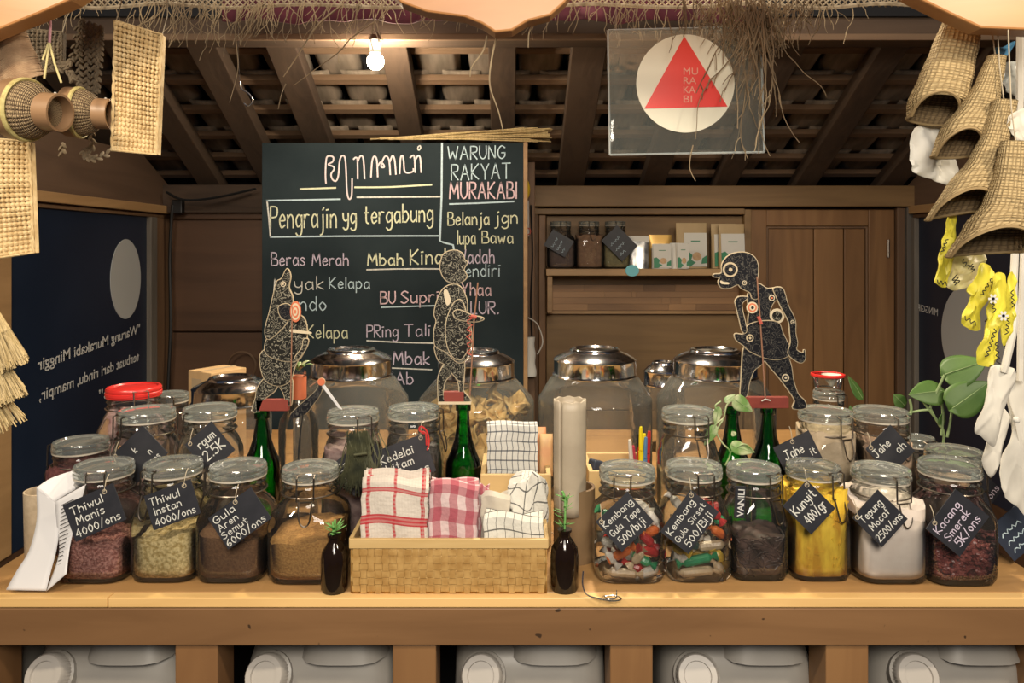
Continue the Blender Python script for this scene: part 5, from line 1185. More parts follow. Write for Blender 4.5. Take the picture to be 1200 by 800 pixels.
# markers in the tray
mk = [('red', (.55, .03, .03)), ('yellow', (.85, .65, .02)), ('orange', (.8, .25, .03)), ('blue', (.10, .22, .40)), ('black', (.015, .015, .02)), ('white', (.6, .55, .48)), ('crimson', (.45, .05, .08))]
for i, (cn_, px, top, (nm, cc)) in enumerate([(0, 738, 515, mk[5]), (1, 742, 522, mk[6]), (2, 748, 508, mk[4]), (3, 751, 500, mk[1]), (4, 755, 508, mk[1]), (5, 749, 522, mk[0]), (6, 757, 512, mk[3]), (7, 761, 505, mk[0]), (8, 753, 523, mk[2])]):
    Ym = 1.33+.006*(i % 3); p1 = P(px, top, Ym); p0 = Vector((p1.x-.012*(i-4)/4, Ym+.01, TZ+.012)); p0.x = min(p0.x, .24)
    t = thing('marker_pen', f'{nm} marker pen standing among the pens in the pale tray' if nm not in ('yellow', 'red') else f'{nm} marker pen in the pale tray, {"leaning left" if i in (3, 5) else "leaning right"}', 'pen', tuple(p0))
    MB().tube([p0, p0+(p1-p0)*.74], .0048, 8).build('barrel', pmat('pen_'+nm, cc, rough=.4) if True else None, t, local=False)
    MB().tube([p0+(p1-p0)*.75, p0+(p1-p0)*.96, p1], .0042, 8, r2=.0026).build('cap', pmat('cap_'+nm, cc, rough=.3), t, local=False)
tag(MB().box((0, 0, 0), (.026, .02, .018), Matrix.Rotation(.5, 3, 'Z') @ Matrix.Rotation(.3, 3, 'Y')).build('tape_holder', M['slate_blue'], loc=tuple(P(699, 545, 1.335)), bevel=.003, smooth=False), 'small dark blue-black holder lying on the edge of the pale tray', 'holder')
# cardboard box at the back left
Yc = 1.80; a_ = P(255, 450, Yc)
t = thing('cardboard_box', 'closed cardboard box with a paper label near the dark wall', 'box', (X_(255, Yc), Yc, TZ)); hh = .5-(436-HY)/F*1.75
R = Matrix.Rotation(-.55, 3, 'Z')
MB().box((0, 0, hh/2), (.085, .10, hh), R).build('carton', M['card'], t, smooth=False, bevel=.0015)
MB().box(R @ Vector((-.01, -.0508, hh*.83)), (.035, .001, .035), R).build('label', M['card_dark'], t, smooth=False)
MB().box((0, 0, hh+.0006), (.012, .10, .0008), R).build('tape', M['card_dark'], t, smooth=False)
# folded paper on the left end
def sheet(rows, Y0s, n=6):
    m = MB(); L = [crom([P(a[0], a[1], y) for (a, b), y in zip(rows, Y0s)], 5), crom([P(b[0], b[1], y) for (a, b), y in zip(rows, Y0s)], 5)]
    k = len(L[0])-1
    m.surf(lambda u, v: L[0][min(k, int(v*k+.5))].lerp(L[1][min(k, int(v*k+.5))], u), n, k); return m
t = thing('folded_paper', 'white printed leaflet bent into a tall arch at the left end of the counter', 'paper', tuple(P(50, 690, 1.08)))
sheet([((7, 691), (54, 692)), ((20, 668), (60, 668)), ((34, 645), (67, 640)), ((43, 610), (69, 615)), ((43, 580), (66, 590)), ((43, 571), (64, 588))], [1.073, 1.082, 1.09, 1.098, 1.10, 1.10]).build('front_leaf', M['paper'], t, local=False, solid=.0006)
sheet([((43, 571), (64, 588)), ((60, 560), (80, 578)), ((86, 551), (101, 567))], [1.10, 1.115, 1.13]).build('top_leaf', M['paper'], t, local=False, solid=.0006)
sheet([((64, 588), (101, 567)), ((67, 620), (90, 606)), ((69, 650), (82, 640)), ((54, 693), (78, 672))], [1.10, 1.097, 1.09, 1.074]).build('side_leaf', M['paper'], t, local=False, solid=.0006)
rp = random.Random(8); b = MB()
for i in range(16):
    q = i/15; x0, y0 = 68+(1-q)*4, 592+q*70; x1 = x0+3+(1-q)*16*rp.uniform(.6, 1); yy = 1.0965-.012*q
    ribbon(b, [P(x0, y0, yy), P(x1, y0-(x1-x0)*.5, yy-.0005)], .0012, Vector((0, -1, 0)))
b.build('small_print', M['chalk_dim' if 0 else 'wire'], t, local=False, smooth=False)
t = thing('beaker', 'plain tan cup half hidden behind the folded paper', 'cup', (X_(52, 1.19), 1.19, TZ))
b = MB(); b.lathe([(.024, 0), (.027, .004), (.029, .112), (.0265, .112), (.024, .01), (.001, .01)], (0, 0, 0), 28); b.f.append(tuple(range(27, -1, -1))); b.build('body', M['ginger'], t)
# red-rimmed funnel cup on the far jar
t = jar(971, 1.56, .070, .200, 'slim clip jar with a metal-banded lid far back, under the red-rimmed cup', lidr=.030, ang=.4)
xq, yq = X_(970, 1.56), 1.56; t = thing('strainer_cup', 'clear plastic cup with a red rim and a cream cone, on the far slim jar', 'cup', (xq, yq, TZ+.204))
MB().lathe([(.022, 0), (.026, .002), (.030, .026)], (0, 0, 0), 24).build('cup_wall', M['acrylic'], t)
MB().lathe([(.0305, .025), (.034, .027), (.034, .031), (.0305, .032), (.029, .029)], (0, 0, 0), 28).build('rim', M['gasket_red'], t)
MB().lathe([(.003, .006), (.006, .010), (.020, .030)], (.006, -.004, 0), 20).build('cone', M['paper_warm'], t)
# ================================================================ SHELF ON THE BACK WALL
t = thing('wall_shelf', 'plank shelf with a striped back board below it on the rear wall', 'shelf', (Xb(755), 2.9, 1.34))
xs0, xs1 = X_(640, 2.82), X_(884, 2.82)
MB().bx(xs0, xs1, 2.82, 2.972, 1.343, 1.369).build('shelf_board', M['shelf_wood'], t, local=False, smooth=False, bevel=.002)
zz = [1.302, 1.276, 1.252, 1.226, 1.200]
for i in range(4):
    cuts = [xs0+.03]+sorted(random.uniform(xs0+.1, xs1-.1) for _ in range(3))+[xs1]
    for a, b2 in zip(cuts, cuts[1:]): MB().bx(a, b2-.0006, 2.950-.003*(i % 2), 2.972, zz[i+1]+.0006, zz[i]).build('strip', M['strip_wood'], t, local=False, smooth=False)
MB().bx(xs0+.005, xs0+.025, 2.84, 2.972, 1.20, 1.342).build('bracket', M['shelf_wood'], t, local=False, smooth=False, bevel=.002)
MB().bx(xs1-.02, xs1, 2.84, 2.949, 1.20, 1.342).build('bracket', M['shelf_wood'], t, local=False, smooth=False, bevel=.002)
MB().bx(xs0+.005, xs1, 2.946, 2.972, 1.187, 1.199).build('edge_lath', M['shelf_wood'], t, local=False, smooth=False)
tag(MB().solid([(.0001, 0), (.026, 0), (.026, .003), (.0001, .003)], (0, 0, 0), 24, axis=(0, -1, 0), sy=.85).build('round_sticker', M['teal'], loc=(X_(741, 2.815), 2.819, P(0, 317, 2.815).z)), 'pale teal oval sticker on the front edge of the wall shelf', 'sticker')
SZ = 1.3695
def shjar(px, fillm, label, card_=None):
    t = jar(px, 2.885, .112, .182, label, lidr=.040, ang=.2, z0=SZ); return t
shjar(657, None, 'dim clip jar at the left end of the wall shelf with a tag on it')
shjar(690, None, 'dim clip jar of brown powder, middle of the three on the wall shelf')
shjar(721, None, 'dim clip jar of olive powder beside the silver packet on the wall shelf')
for px, c_, n_, lb in ((657, (.07, .045, .035), 'brown_husks', 'dark brown filling of the jar at the shelf\'s left end'), (690, (.16, .09, .05), 'brown_powder', 'reddish brown powder in the middle shelf jar'), (721, (.15, .13, .06), 'olive_powder', 'olive powder in the shelf jar next to the silver packet')):
    o = contents((X_(px, 2.885), 2.885, SZ+.003), .112, .10 if px != 690 else .125, 0, pmat(n_, c_, [k*1.4 for k in c_], rough=.9, scale=60), n_, lb, 'powder', seed=px)
card(655, 285, 2.822, .075, .10, -60, 'dim slate tag on the jar at the shelf\'s left end', 'scribble', ink='chalk_b', hole=False, lean=0)
card(726, 285, 2.820, .09, .12, -45, 'dim slate tag on the shelf jar of olive powder', 'scribble', ink='chalk_b', hole=False, lean=0)
def pouch(px0, px1, py0, py1, Y, mat, label, lab=None, top=None, leaf_=True, cat='packet'):
    w, h = (px1-px0)/F*Y, (py1-py0)/F*Y; x = X_((px0+px1)/2, Y); t = thing('pouch', label, cat, (x, Y, SZ))
    m = MB()
    def f(u, v):
        a = 2*PI*u; e = 3.5; ca, sa = math.cos(a), math.sin(a); q = 1/((abs(ca)**e+abs(sa)**e)**(1/e)); k = max(.08, (1-v)**.7)
        return (w/2*q*ca, .022*q*sa*k, h*v)
    m.surf(f, 28, 10, True); m.f.append(tuple(range(27, -1, -1))); m.build('bag', M[mat], t)
    if lab:
        x0, x1, z0, z1 = lab; x0, x1 = (x0-.5)*w, (x1-.5)*w; z0, z1 = z0*h, z1*h; yy = -.0235
        m = MB(); m.add([(x0, yy, z0), (x1, yy, z0), (x1, -.012, z1), (x0, -.012, z1)], [(0, 1, 2, 3)]); m.build('label', M['sticker'], t, smooth=False, solid=.0006)
        W_, H_ = x1-x0, z1-z0; Q = lambda a, b2: (x0+W_*a, yy+(.0115)*b2-.0012, z0+H_*b2)
        if leaf_:
            m = MB(); m.add([Q(a, b2) for a, b2 in ((0, 0), (.26, 0), (.5, .12), (.30, .2), (.36, .34), (.16, .46), (0, .42))], [tuple(range(7))])
            m.add([Q(a, b2) for a, b2 in ((1, .10), (1, .34), (.78, .24), (.74, .08))], [(0, 1, 2, 3)]); m.build('printed_leaves', M['label_green'], t, smooth=False)
            m = MB(); m.add([Q(.55+.20*math.cos(i*PI/6), .30+.13*math.sin(i*PI/6)) for i in range(12)], [tuple(range(12))]); m.build('printed_picture', M['label_food'], t, smooth=False)
            m = MB(); m.add([Q(.3, .74), Q(.7, .74), Q(.7, .77), Q(.3, .77)], [(0, 1, 2, 3)]); m.build('printed_line', M['label_green'], t, smooth=False)
    if top: m = MB(); m.bx(-w/2-.001, w/2+.001, -.006, .006, h*.80, h*1.0); m.build('top_band', M[top], t, smooth=False)
    return t
pouch(736, 760, 277, 315, 2.86, 'silver', 'shiny silver foil packet with a white top on the wall shelf', top='sticker')
pouch(760, 787, 277, 316, 2.90, 'gold', 'golden-topped pouch behind the small white tub on the shelf', (.1, .9, .05, .6), leaf_=False)
pouch(764, 786, 287, 316, 2.845, 'sticker', 'small white pouch with green leaves in front of the golden one', (.04, .96, .04, .96))
pouch(785, 796, 286, 316, 2.85, 'sticker', 'narrow white box-like pouch beside the small green-leaf pouches', None)
pouch(792, 807, 286, 316, 2.835, 'sticker', 'slim white pouch with green leaves in front of the large kraft pouch', (.05, .95, .04, .96))
pouch(792, 828, 263, 316, 2.90, 'kraft', 'large kraft pouch with a white label, left one of the tall pair on the shelf', (.24, .97, .04, .78))
pouch(833, 862, 264, 316, 2.91, 'kraft', 'large kraft pouch mostly covered by another one beside the door', (.1, .9, .04, .76))
pouch(842, 872, 264, 316, 2.875, 'kraft', 'large kraft pouch above the puppet\'s head, nearest the door', (.06, .97, .04, .78))
# ================================================================ BLACKBOARD
YK = 2.5; x0, x1, zt = X_(307, YK), X_(613.5, YK), P(0, 167.5, YK).z
t = thing('blackboard', 'large standing blackboard chalked with a list of craftspeople in several colours', 'blackboard', ((x0+x1)/2, YK, 0))
MB().bx(x0, x1, YK, YK+.018, .55, zt).build('panel', M['board'], t, local=False, smooth=False, bevel=.001)
MB().bx(x1, x1+.014, YK-.004, YK+.03, .55, zt+.004).build('side_batten', M['shelf_wood'], t, local=False, smooth=False, bevel=.001)
MB().bx(x0+.02, x0+.07, YK+.019, YK+.06, 0, 1.5).build('leg', M['frame_wood'], t, local=False, smooth=False)
MB().bx(x1-.07, x1-.02, YK+.019, YK+.06, 0, 1.5).build('leg', M['frame_wood'], t, local=False, smooth=False)
def bt(tx, px, py, h, fit, col, wd=2.0, tilt=0):
    m = MB(); y = YK-.0012; U = Vector((1, 0, tilt)).normalized()
    stext(m, tx, P(px, py, y), U, (0, 0, 1), h/F*y, wd*.85/F*y, fit=fit/F*y, rnd=random.Random(px)); m.build('chalk_writing', M[col], t, local=False, smooth=False)
def bl(pts, col, wd=1.8, sm=True):
    m = MB(); q = [P(a, b2, YK-.0012) for a, b2 in pts]
    ribbon(m, crom(q, 5) if sm and len(q) > 2 else q, wd/F*YK, Vector((0, -1, 0))); m.build('chalk_line', M[col], t, local=False, smooth=False)
S5 = 1200/220
def jv(pts, col='chalk_s', wd=1.8): bl([(300+x/S5, 160+y/S5) for x, y in pts], col, wd)
jv([(447, 297), (444, 240), (450, 140), (470, 124), (494, 132), (490, 160), (462, 178), (494, 192), (498, 210), (480, 240), (488, 272), (510, 284), (526, 250), (534, 160), (548, 124), (568, 134), (576, 220), (580, 330), (588, 385), (600, 400), (612, 370), (614, 270)])
jv([(624, 144), (636, 134), (648, 150), (650, 268)]); jv([(650, 160), (668, 124), (686, 144), (694, 268)])
jv([(735, 258), (742, 160), (756, 126), (772, 150), (778, 256)]); jv([(778, 190), (796, 164), (816, 180), (818, 196), (800, 192), (806, 160), (828, 124), (850, 150), (858, 242)]); jv([(856, 160), (872, 122), (886, 150), (894, 240)])
jv([(918, 236), (924, 140), (936, 122), (944, 160), (950, 220), (975, 232), (1004, 222), (1006, 206)]); jv([(986, 134), (1000, 122), (1012, 130), (1018, 228)]); jv([(1018, 150), (1036, 122), (1050, 140), (1056, 228)])
jv([(1036, 66), (1048, 58), (1052, 72), (1042, 86), (1034, 80), (1036, 66)], 'chalk_w', 1.4)
for a in ([(283, 335), (508, 327)], [(632, 324), (850, 322), (1122, 307)]): jv(a, 'chalk_y', 2.0)
for a in ([(68, 409), (538, 400)], [(646, 388), (1178, 384)], [(70, 409), (82, 520), (92, 642)], [(92, 642), (600, 636), (1174, 634)]): jv(a, 'chalk_b' if a[0][0] in (92, 68) else 'chalk_w', 1.8)
bl([(518, 168), (517.5, 230), (515.5, 282), (520, 284), (531, 287), (533, 300)], 'chalk_b', 2.2, False)
bt('Pengrajin', 317, 267, 25, 77, 'chalk_y', 2.0, .01); bt('yg', 402, 262, 20, 15, 'chalk_y', 2, .0); bt('tergabung', 427, 262, 21, 80, 'chalk_y', 2, .035)
bt('Beras', 318, 311, 15, 39, 'chalk_l', 1.6); bt('Merah', 366, 311, 14, 42, 'chalk_l', 1.6)
bt('M', 321, 341, 15, 9, 'chalk_w', 1.5); bt('yak', 345, 339, 15, 34, 'chalk_w', 1.5); bt('Kelapa', 386, 338, 13, 47, 'chalk_b', 1.5)
bt('ndo', 351, 364, 16, 31, 'chalk_b', 1.6, .02); bt('Kelapa', 360, 396, 15, 47, 'chalk_y', 1.6)
bt('Mbah', 431, 311, 14, 41, 'chalk_y', 2.0); bt('Kinah', 481, 310, 17, 48, 'chalk_y', 2.0, .05)
bl([(430, 316), (470, 315), (522, 315)], 'chalk_w', 1.6)
bt('BU', 446, 356, 14, 17, 'chalk_p', 1.8, .03); bt('Supri', 470, 355, 14, 44, 'chalk_p', 1.8, .03); bl([(447, 360), (510, 358)], 'chalk_b', 1.6)
bt('PRing', 430, 395, 14, 36, 'chalk_l', 1.5, .02); bt('Tali', 474, 394, 14, 30, 'chalk_l', 1.5, .02); bl([(430, 399), (470, 401), (508, 402)], 'chalk_w', 1.6)
bt('Mbak', 461, 427, 15, 42, 'chalk_l', 1.8, .0); bl([(459, 431), (506, 433)], 'chalk_w', 1.4); bt('Ab', 464, 450, 14, 20, 'chalk_l', 1.6)
bt('WARUNG', 525, 187, 15, 67, 'chalk_b', 1.6, .02); bt('RAKYAT', 529, 211, 18, 69, 'chalk_b', 1.6, .03); bt('MURAKABI', 527, 233, 19, 78, 'chalk_p', 2.0, .01)
bl([(527, 239), (560, 238), (602, 236)], 'chalk_b', 1.8)
bt('Belanja', 525, 264, 15, 48, 'chalk_y', 1.7, .02); bt('jgn', 580, 262, 15, 26, 'chalk_y', 1.7, .02); bt('lupa', 536, 286, 16, 21, 'chalk_y', 1.6); bt('Bawa', 565, 285, 14, 36, 'chalk_y', 1.6)
bt('Wadah', 536, 309, 16, 43, 'chalk_l', 1.5, .02); bt('Sendiri', 536, 325, 15, 50, 'chalk_b', 1.5, .03); bt('Yhaa', 541, 346, 15, 34, 'chalk_p', 1.7); bt('LUR.', 552, 367, 14, 32, 'chalk_l', 1.8, -.02)
# post and tube light beside the board
t = thing('wall_post', 'rough wooden post right behind the edge of the blackboard', 'post', (X_(622, 2.6), 2.6, 0))
MB().bx(X_(617, 2.6), X_(627, 2.6), 2.6, 2.63, 0, 1.75).build('post_body', M['frame_wood'], t, local=False, smooth=False, bevel=.003)
tag(MB().tube([P(617, 235, 2.56), P(617.5, 277, 2.56)], .009, 10).build('tube_lamp', M['sticker'], local=False), 'short unlit white tube fixed beside the blackboard\'s right edge', 'tube')
tag(MB().ball((0, 0, 0), (.014, .012, .035), 10, 8).build('yellow_float', M['yellow_pl'], loc=tuple(P(616.5, 222, 2.555))), 'small yellow plastic object above the white tube by the blackboard', 'object')
b = MB(); c0 = P(621, 410, 2.57)
b.surf(lambda u, v: (.022*math.cos(2*PI*u)*(1-.25*v+.08*math.sin(v*14)), .013*math.sin(2*PI*u), -.09+.135*v), 14, 12, True); b.f.append(tuple(range(len(b.v)-14, len(b.v))))
tag(b.build('plastic_wrap', M['tissue'], loc=tuple(c0)), 'crumpled whitish plastic bag hanging low beside the blackboard', 'bag')
tag(MB().tube(crom([P(619, 372, 2.56), P(630, 380, 2.55), P(636, 400, 2.55), P(630, 415, 2.56)], 6), .0022, 5).build('pale_cord', M['cotton'], local=False), 'thin pale cord looping above the plastic bag on the post', 'cord')
tag(MB().tube(crom([P(622, 240, 2.58), P(624, 300, 2.59), P(622, 360, 2.59), P(626, 440, 2.59)], 8), .003, 5).build('black_cable', M['cable'], local=False), 'black cable running down the post next to the blackboard', 'cable')
tag(MB().tube([P(618+4*math.cos(i*.7), 271+4*math.sin(i*.7), 2.55) for i in range(9)], .0018, 5, closed=True).build('wire_ring', M['pink_rod'], local=False), 'small copper-coloured ring by the lower end of the white tube', 'ring')
# broom straw bundle on top of the board
rb = random.Random(2); b = MB()
for i in range(70):
    a = rb.random(); y0 = rb.uniform(-.01, .02); s0 = P(440+rb.uniform(-6, 60), 163.5-rb.uniform(0, 2), YK+y0); e0 = P(612+rb.uniform(0, 36), 158+rb.uniform(-9, 8), YK+y0)
    s0.z = max(s0.z, zt+.003); m_ = (s0+e0)/2; m_.z = max(m_.z, zt+.004)+rb.uniform(0, .006)
    b.tube([s0, m_, e0], .0014, 4)
tag(b.build('straw_bundle', M['broom'], local=False), 'flat bundle of pale broom straw lying on the top edge of the blackboard', 'straw', kind='stuff')
# ================================================================ OVERHEAD
t = thing('ceiling_bulb', 'glowing round bulb in a short socket on the purlin', 'lamp', (-.3826, 2.08, 2.03))
MB().ball((-.3826, 2.08, 1.971), .024, 16, 10).build('bulb', M['bulb'], t, local=False)
MB().solid([(.010, 1.990), (.016, 1.994), (.017, 2.03), (.010, 2.034)], (-.3826, 2.08, 0), 16).build('socket', M['sticker'], t, local=False)
# netting with roots
b = MB(); Yn = 1.45; za, zb_ = P(0, 7, Yn).z, P(0, -18, Yn).z
xa, xb = X_(-20, Yn), X_(1090, Yn); n = 150
for i in range(n):
    x = xa+(xb-xa)*i/n
    b.tube([(x, Yn+.004, za), (x+.04, Yn-.004, zb_)], .0016, 4); b.tube([(x+.04, Yn+.004, za), (x, Yn-.004, zb_)], .0016, 4)
for z in (za, zb_): b.tube([(xa+(xb+.04-xa)*i/60, Yn+.003*math.sin(i), z+.004*math.sin(i*.7)) for i in range(61)], .004, 5)
tag(b.build('rattan_netting', M['lattice'], local=False), 'pale rattan netting strip running along the top edge', 'netting', kind='stuff')
rr = random.Random(4)
def root(m, px, py, L, Y=1.44, r=.0011, curl=1.0, dx=0, branch=.5):
    p = P(px, py, Y); pts = [p]; d = Vector((dx+rr.uniform(-.5, .5), rr.uniform(-.15, .15), -1)); k = max(4, int(L/9))
    for i in range(k):
        d = d+Vector((rr.uniform(-.55, .55)*curl, rr.uniform(-.2, .2), rr.uniform(-.2, .05))); d.normalize(); p = p+d*(L/k/F*Y); pts.append(p.copy())
        if rr.random() < branch*.35 and L > 18 and r > .0006:
            q = p.copy(); e = d+Vector((rr.uniform(-1, 1), 0, 0)); e.normalize(); m.tube([q, q+e*.012, q+e*.02+Vector((rr.uniform(-.006, .006), 0, -.01))], r*.7, 3)
    m.tube(crom(pts, 2), r, 4, r2=r*.5)
b = MB()
for i in range(150):
    px = rr.uniform(20, 1010); root(b, px, rr.uniform(0, 12), rr.uniform(8, 42))
for i in range(45): root(b, rr.uniform(170, 320), rr.uniform(0, 8), rr.uniform(20, 60), dx=rr.uniform(-.6, .3))
for i in range(26): root(b, rr.uniform(300, 470), rr.uniform(0, 8), rr.uniform(20, 55), dx=-.3)
for i in range(14): root(b, rr.uniform(700, 830), rr.uniform(0, 12), rr.uniform(20, 60))
tag(b.build('dry_roots', M['straw'], local=False), 'sparse curly dry roots dangling from the netting all along the top', 'roots', kind='stuff')
b = MB()
for i in range(190):
    px = 875+rr.gauss(0, 38); px = min(985, max(800, px)); root(b, px, rr.uniform(-4, 14), rr.uniform(20, 62)*(1.1 if 840 < px < 930 else .7), Y=1.27+rr.uniform(0, .04), r=.0012, dx=.15 if px < 900 else -.3)
for px, L, dx in ((878, 170, .02), (886, 165, .08), (892, 180, -.05), (884, 150, -.1), (896, 120, 0), (880, 140, .1), (872, 115, -.3), (888, 175, -.2), (893, 110, .1), (874, 95, .1), (900, 125, .1)):
    for _ in range(2): root(b, px+rr.uniform(-3, 3), 14, L, Y=1.27, r=.0013, curl=.4, dx=dx)
tag(b.build('root_clump', M['straw'], local=False), 'thick beige clump of dry roots trailing over the right edge of the clear sign', 'roots', kind='stuff')
def longroot(pts, r, label, Y=1.42):
    tag(MB().tube(crom([P(a, b2, Y) for a, b2 in pts], 5), r, 5, r2=r*.5).build('long_root', M['straw'], local=False), label, 'root')
longroot([(278, 8), (276, 40), (279, 75), (276, 95), (269, 120)], .0013, 'single long dry root hanging straight down beside the metal hook')
longroot([(400, 6), (372, 30), (352, 60), (332, 90)], .0022, 'pale stick slanting down left of the bulb toward the second rafter')
longroot([(335, 98), (330, 110), (326, 128)], .0012, 'thin broken root tip below the slanting stick')
longroot([(438, 26), (412, 44), (398, 60), (374, 78), (344, 100)], .0016, 'long dry stick crossing the beam near the bulb')
longroot([(571, 42), (566, 60), (553, 78), (551, 90)], .0014, 'short bent root left of the pair under the valance point', 1.034)
longroot([(583, 38), (576, 70), (574, 100), (584, 130), (590, 155)], .0014, 'long wavy root hanging from the valance point toward the blackboard top', 1.034)
longroot([(626, 28), (620, 38), (619, 56)], .0016, 'short thick root stub right of the valance point', 1.034)
longroot([(782, 20), (788, 45), (784, 62)], .0012, 'fine root falling over the red triangle of the sign', 1.25)
longroot([(812, 170), (808, 195), (815, 212)], .0012, 'fine root tail below the lower edge of the clear sign', 1.28)
b = MB(); b.tube(crom([P(281, 96, 1.5), P(283, 104, 1.5), P(292, 110, 1.5), P(296, 118, 1.5), P(291, 124, 1.5), P(286, 121, 1.5)], 5), .0015, 6)
b.tube([P(281, 96, 1.5), P(279, 60, 1.5), P(280, 10, 1.5)], .0004, 4)
tag(b.build('metal_hook', M['wire_light'], local=False), 'bright S-shaped metal hook hanging on a thread in front of the roof', 'hook')
# clear sign
YS = 1.30
t = thing('hanging_sign', 'clear acrylic sign with a red triangle on a cream disc reading MURAKABI', 'sign', tuple(P(805, 178, YS)))
c_ = [P(712.5, 35, YS), P(892, 31, YS), P(896, 178, YS), P(715, 181, YS)]
m = MB(); m.add([p for p in c_]+[p+Vector((0, .004, 0)) for p in c_], [(3, 2, 1, 0), (4, 5, 6, 7)]); m.build('sheet', M['acrylic'], t, local=False, smooth=False)
m = MB()
for i in range(4): m.tube([c_[i]+Vector((0, .002, 0)), c_[(i+1) % 4]+Vector((0, .002, 0))], .0018, 4)
m.build('sheet_edge', M['acrylic_edge'], t, local=False)
m = MB(); m.prism([(X_(803+57.5*math.cos(i*PI/32), YS), P(0, 98+57.5*math.sin(i*PI/32), YS).z) for i in range(64)], YS-.0015, YS-.0003); m.build('cream_disc', M['cream_sign'], t, local=False, smooth=False)
m = MB(); m.prism([(X_(a, YS), P(0, b2, YS).z) for a, b2 in ((801.5, 43), (852, 125), (755, 127.5))], YS-.0028, YS-.0015); m.build('red_triangle', M['red_sign'], t, local=False, smooth=False)
for i, tx in enumerate(('MU', 'RA', 'KA', 'BI')):
    fw = (17, 15, 14, 10)[i]
    print_text(tx, 'lettering', M['sign_letters'], t, P(801, 87.5+i*10.8, YS-.0032), (1, 0, 0), (0, 0, 1), 8.2/F*YS, fit=fw/F*YS)
for px in (722, 886): MB().tube([P(px, 34, YS), P(px, -20, YS)], .0006, 4).build('thread', M['string'], t, local=False)

# ================================================================ LEFT HANGING GOODS
def knots(m, org, u, v, nc, nr, cw, rh, sz, curve=None, rnd=random):
    """rows of plump braided knots over a panel"""
    n_ = u.cross(v)
    R = Matrix((u, n_, v)).transposed()
    for j in range(nr):
        for i in range(nc):
            x = (i+.5)*cw+(.0 if j % 2 else 0); z = (j+.5)*rh
            off = curve(x/(nc*cw), z/(nr*rh)) if curve else Vector((0, 0, 0))
            Rt = R @ Matrix.Rotation(rnd.uniform(-.2, .2)+(.35 if j % 2 else -.35), 3, 'Y')
            m.ball(org+u*x+v*z+off, (sz[0]*rnd.uniform(.9, 1.1), sz[1], sz[2]*rnd.uniform(.9, 1.1)), 6, 4, Rt)
rk = random.Random(11)
def panel(t, pxc, Y, cw_px, nc, nr, mat, name, back=True):
    """pxc: four corners (tl, tr, br, bl)"""
    tl, tr, br, bl_ = [P(a, b2, Y) for a, b2 in pxc]
    m = MB(); W_ = (br-bl_).length; H_ = (tl-bl_).length
    for j in range(nr):
        for i in range(nc):
            u, v = (i+.5)/nc, (j+.5)/nr; p = (bl_.lerp(br, u)).lerp(tl.lerp(tr, u), v)+Vector((0, .004*math.sin(v*5+u*2), 0))
            m.ball(p, (W_/nc*.54, .0045, H_/nr*.56), 6, 4, Matrix.Rotation(rk.uniform(-.15, .15)+(.30 if j % 2 else -.30), 3, 'Y'))
    m.build(name, M[mat], t, local=False)
    m = MB(); dy = Vector((0, .003, 0)); m.add([tl+dy, tr+dy, br+dy, bl_+dy, tl+dy*4, tr+dy*4, br+dy*4, bl_+dy*4], [(3, 2, 1, 0), (4, 5, 6, 7), (0, 1, 5, 4), (1, 2, 6, 5), (2, 3, 7, 6), (3, 0, 4, 7)])
    m.build('backing', M[mat], t, local=False, smooth=False)
    m = MB()
    for a, b2 in ((tl, bl_), (tr, br), (bl_, br), (tl, tr)):
        for k in range(2): m.tube([a.lerp(b2, i/24)+Vector((.0012*math.cos(i*1.3+k*PI), -.002+.0012*math.sin(i*1.3+k*PI), 0)) for i in range(25)], .0016, 5)
    m.build('braided_edge', M[mat], t, local=False)
    m = MB()
    for c in (tl, tr): m.tube([c, c+Vector((.006, .004, .03)), Vector((c.x+.004, c.y+.01, 1.96))], .0009, 4)
    m.build('hanging_thread', M['string'], t, local=False)
t = thing('woven_bag', 'flat golden seagrass bag hanging clear in front of the dark roof', 'bag', tuple(P(160, 105, 1.12)), 'braided seagrass bags')
panel(t, [(136, 25), (190, 41), (184, 181), (132, 176)], 1.12, 5, 11, 26, 'seagrass', 'braided_face')
t = thing('woven_bag', 'pale seagrass bag low at the left edge, its upper part in shade', 'bag', tuple(P(15, 240, 1.10)), 'braided seagrass bags')
panel(t, [(-40, 160), (35, 166), (40, 296), (-40, 308)], 1.10, 5, 13, 24, 'seagrass', 'braided_face')
t = thing('woven_bag', 'dim coarse seagrass bag hanging behind the bamboo funnels', 'bag', tuple(P(52, 60, 1.30)), 'braided seagrass bags')
panel(t, [(28, 34), (73, 38), (72, 82), (30, 90)], 1.30, 5, 9, 11, 'seagrass_dark', 'braided_face')
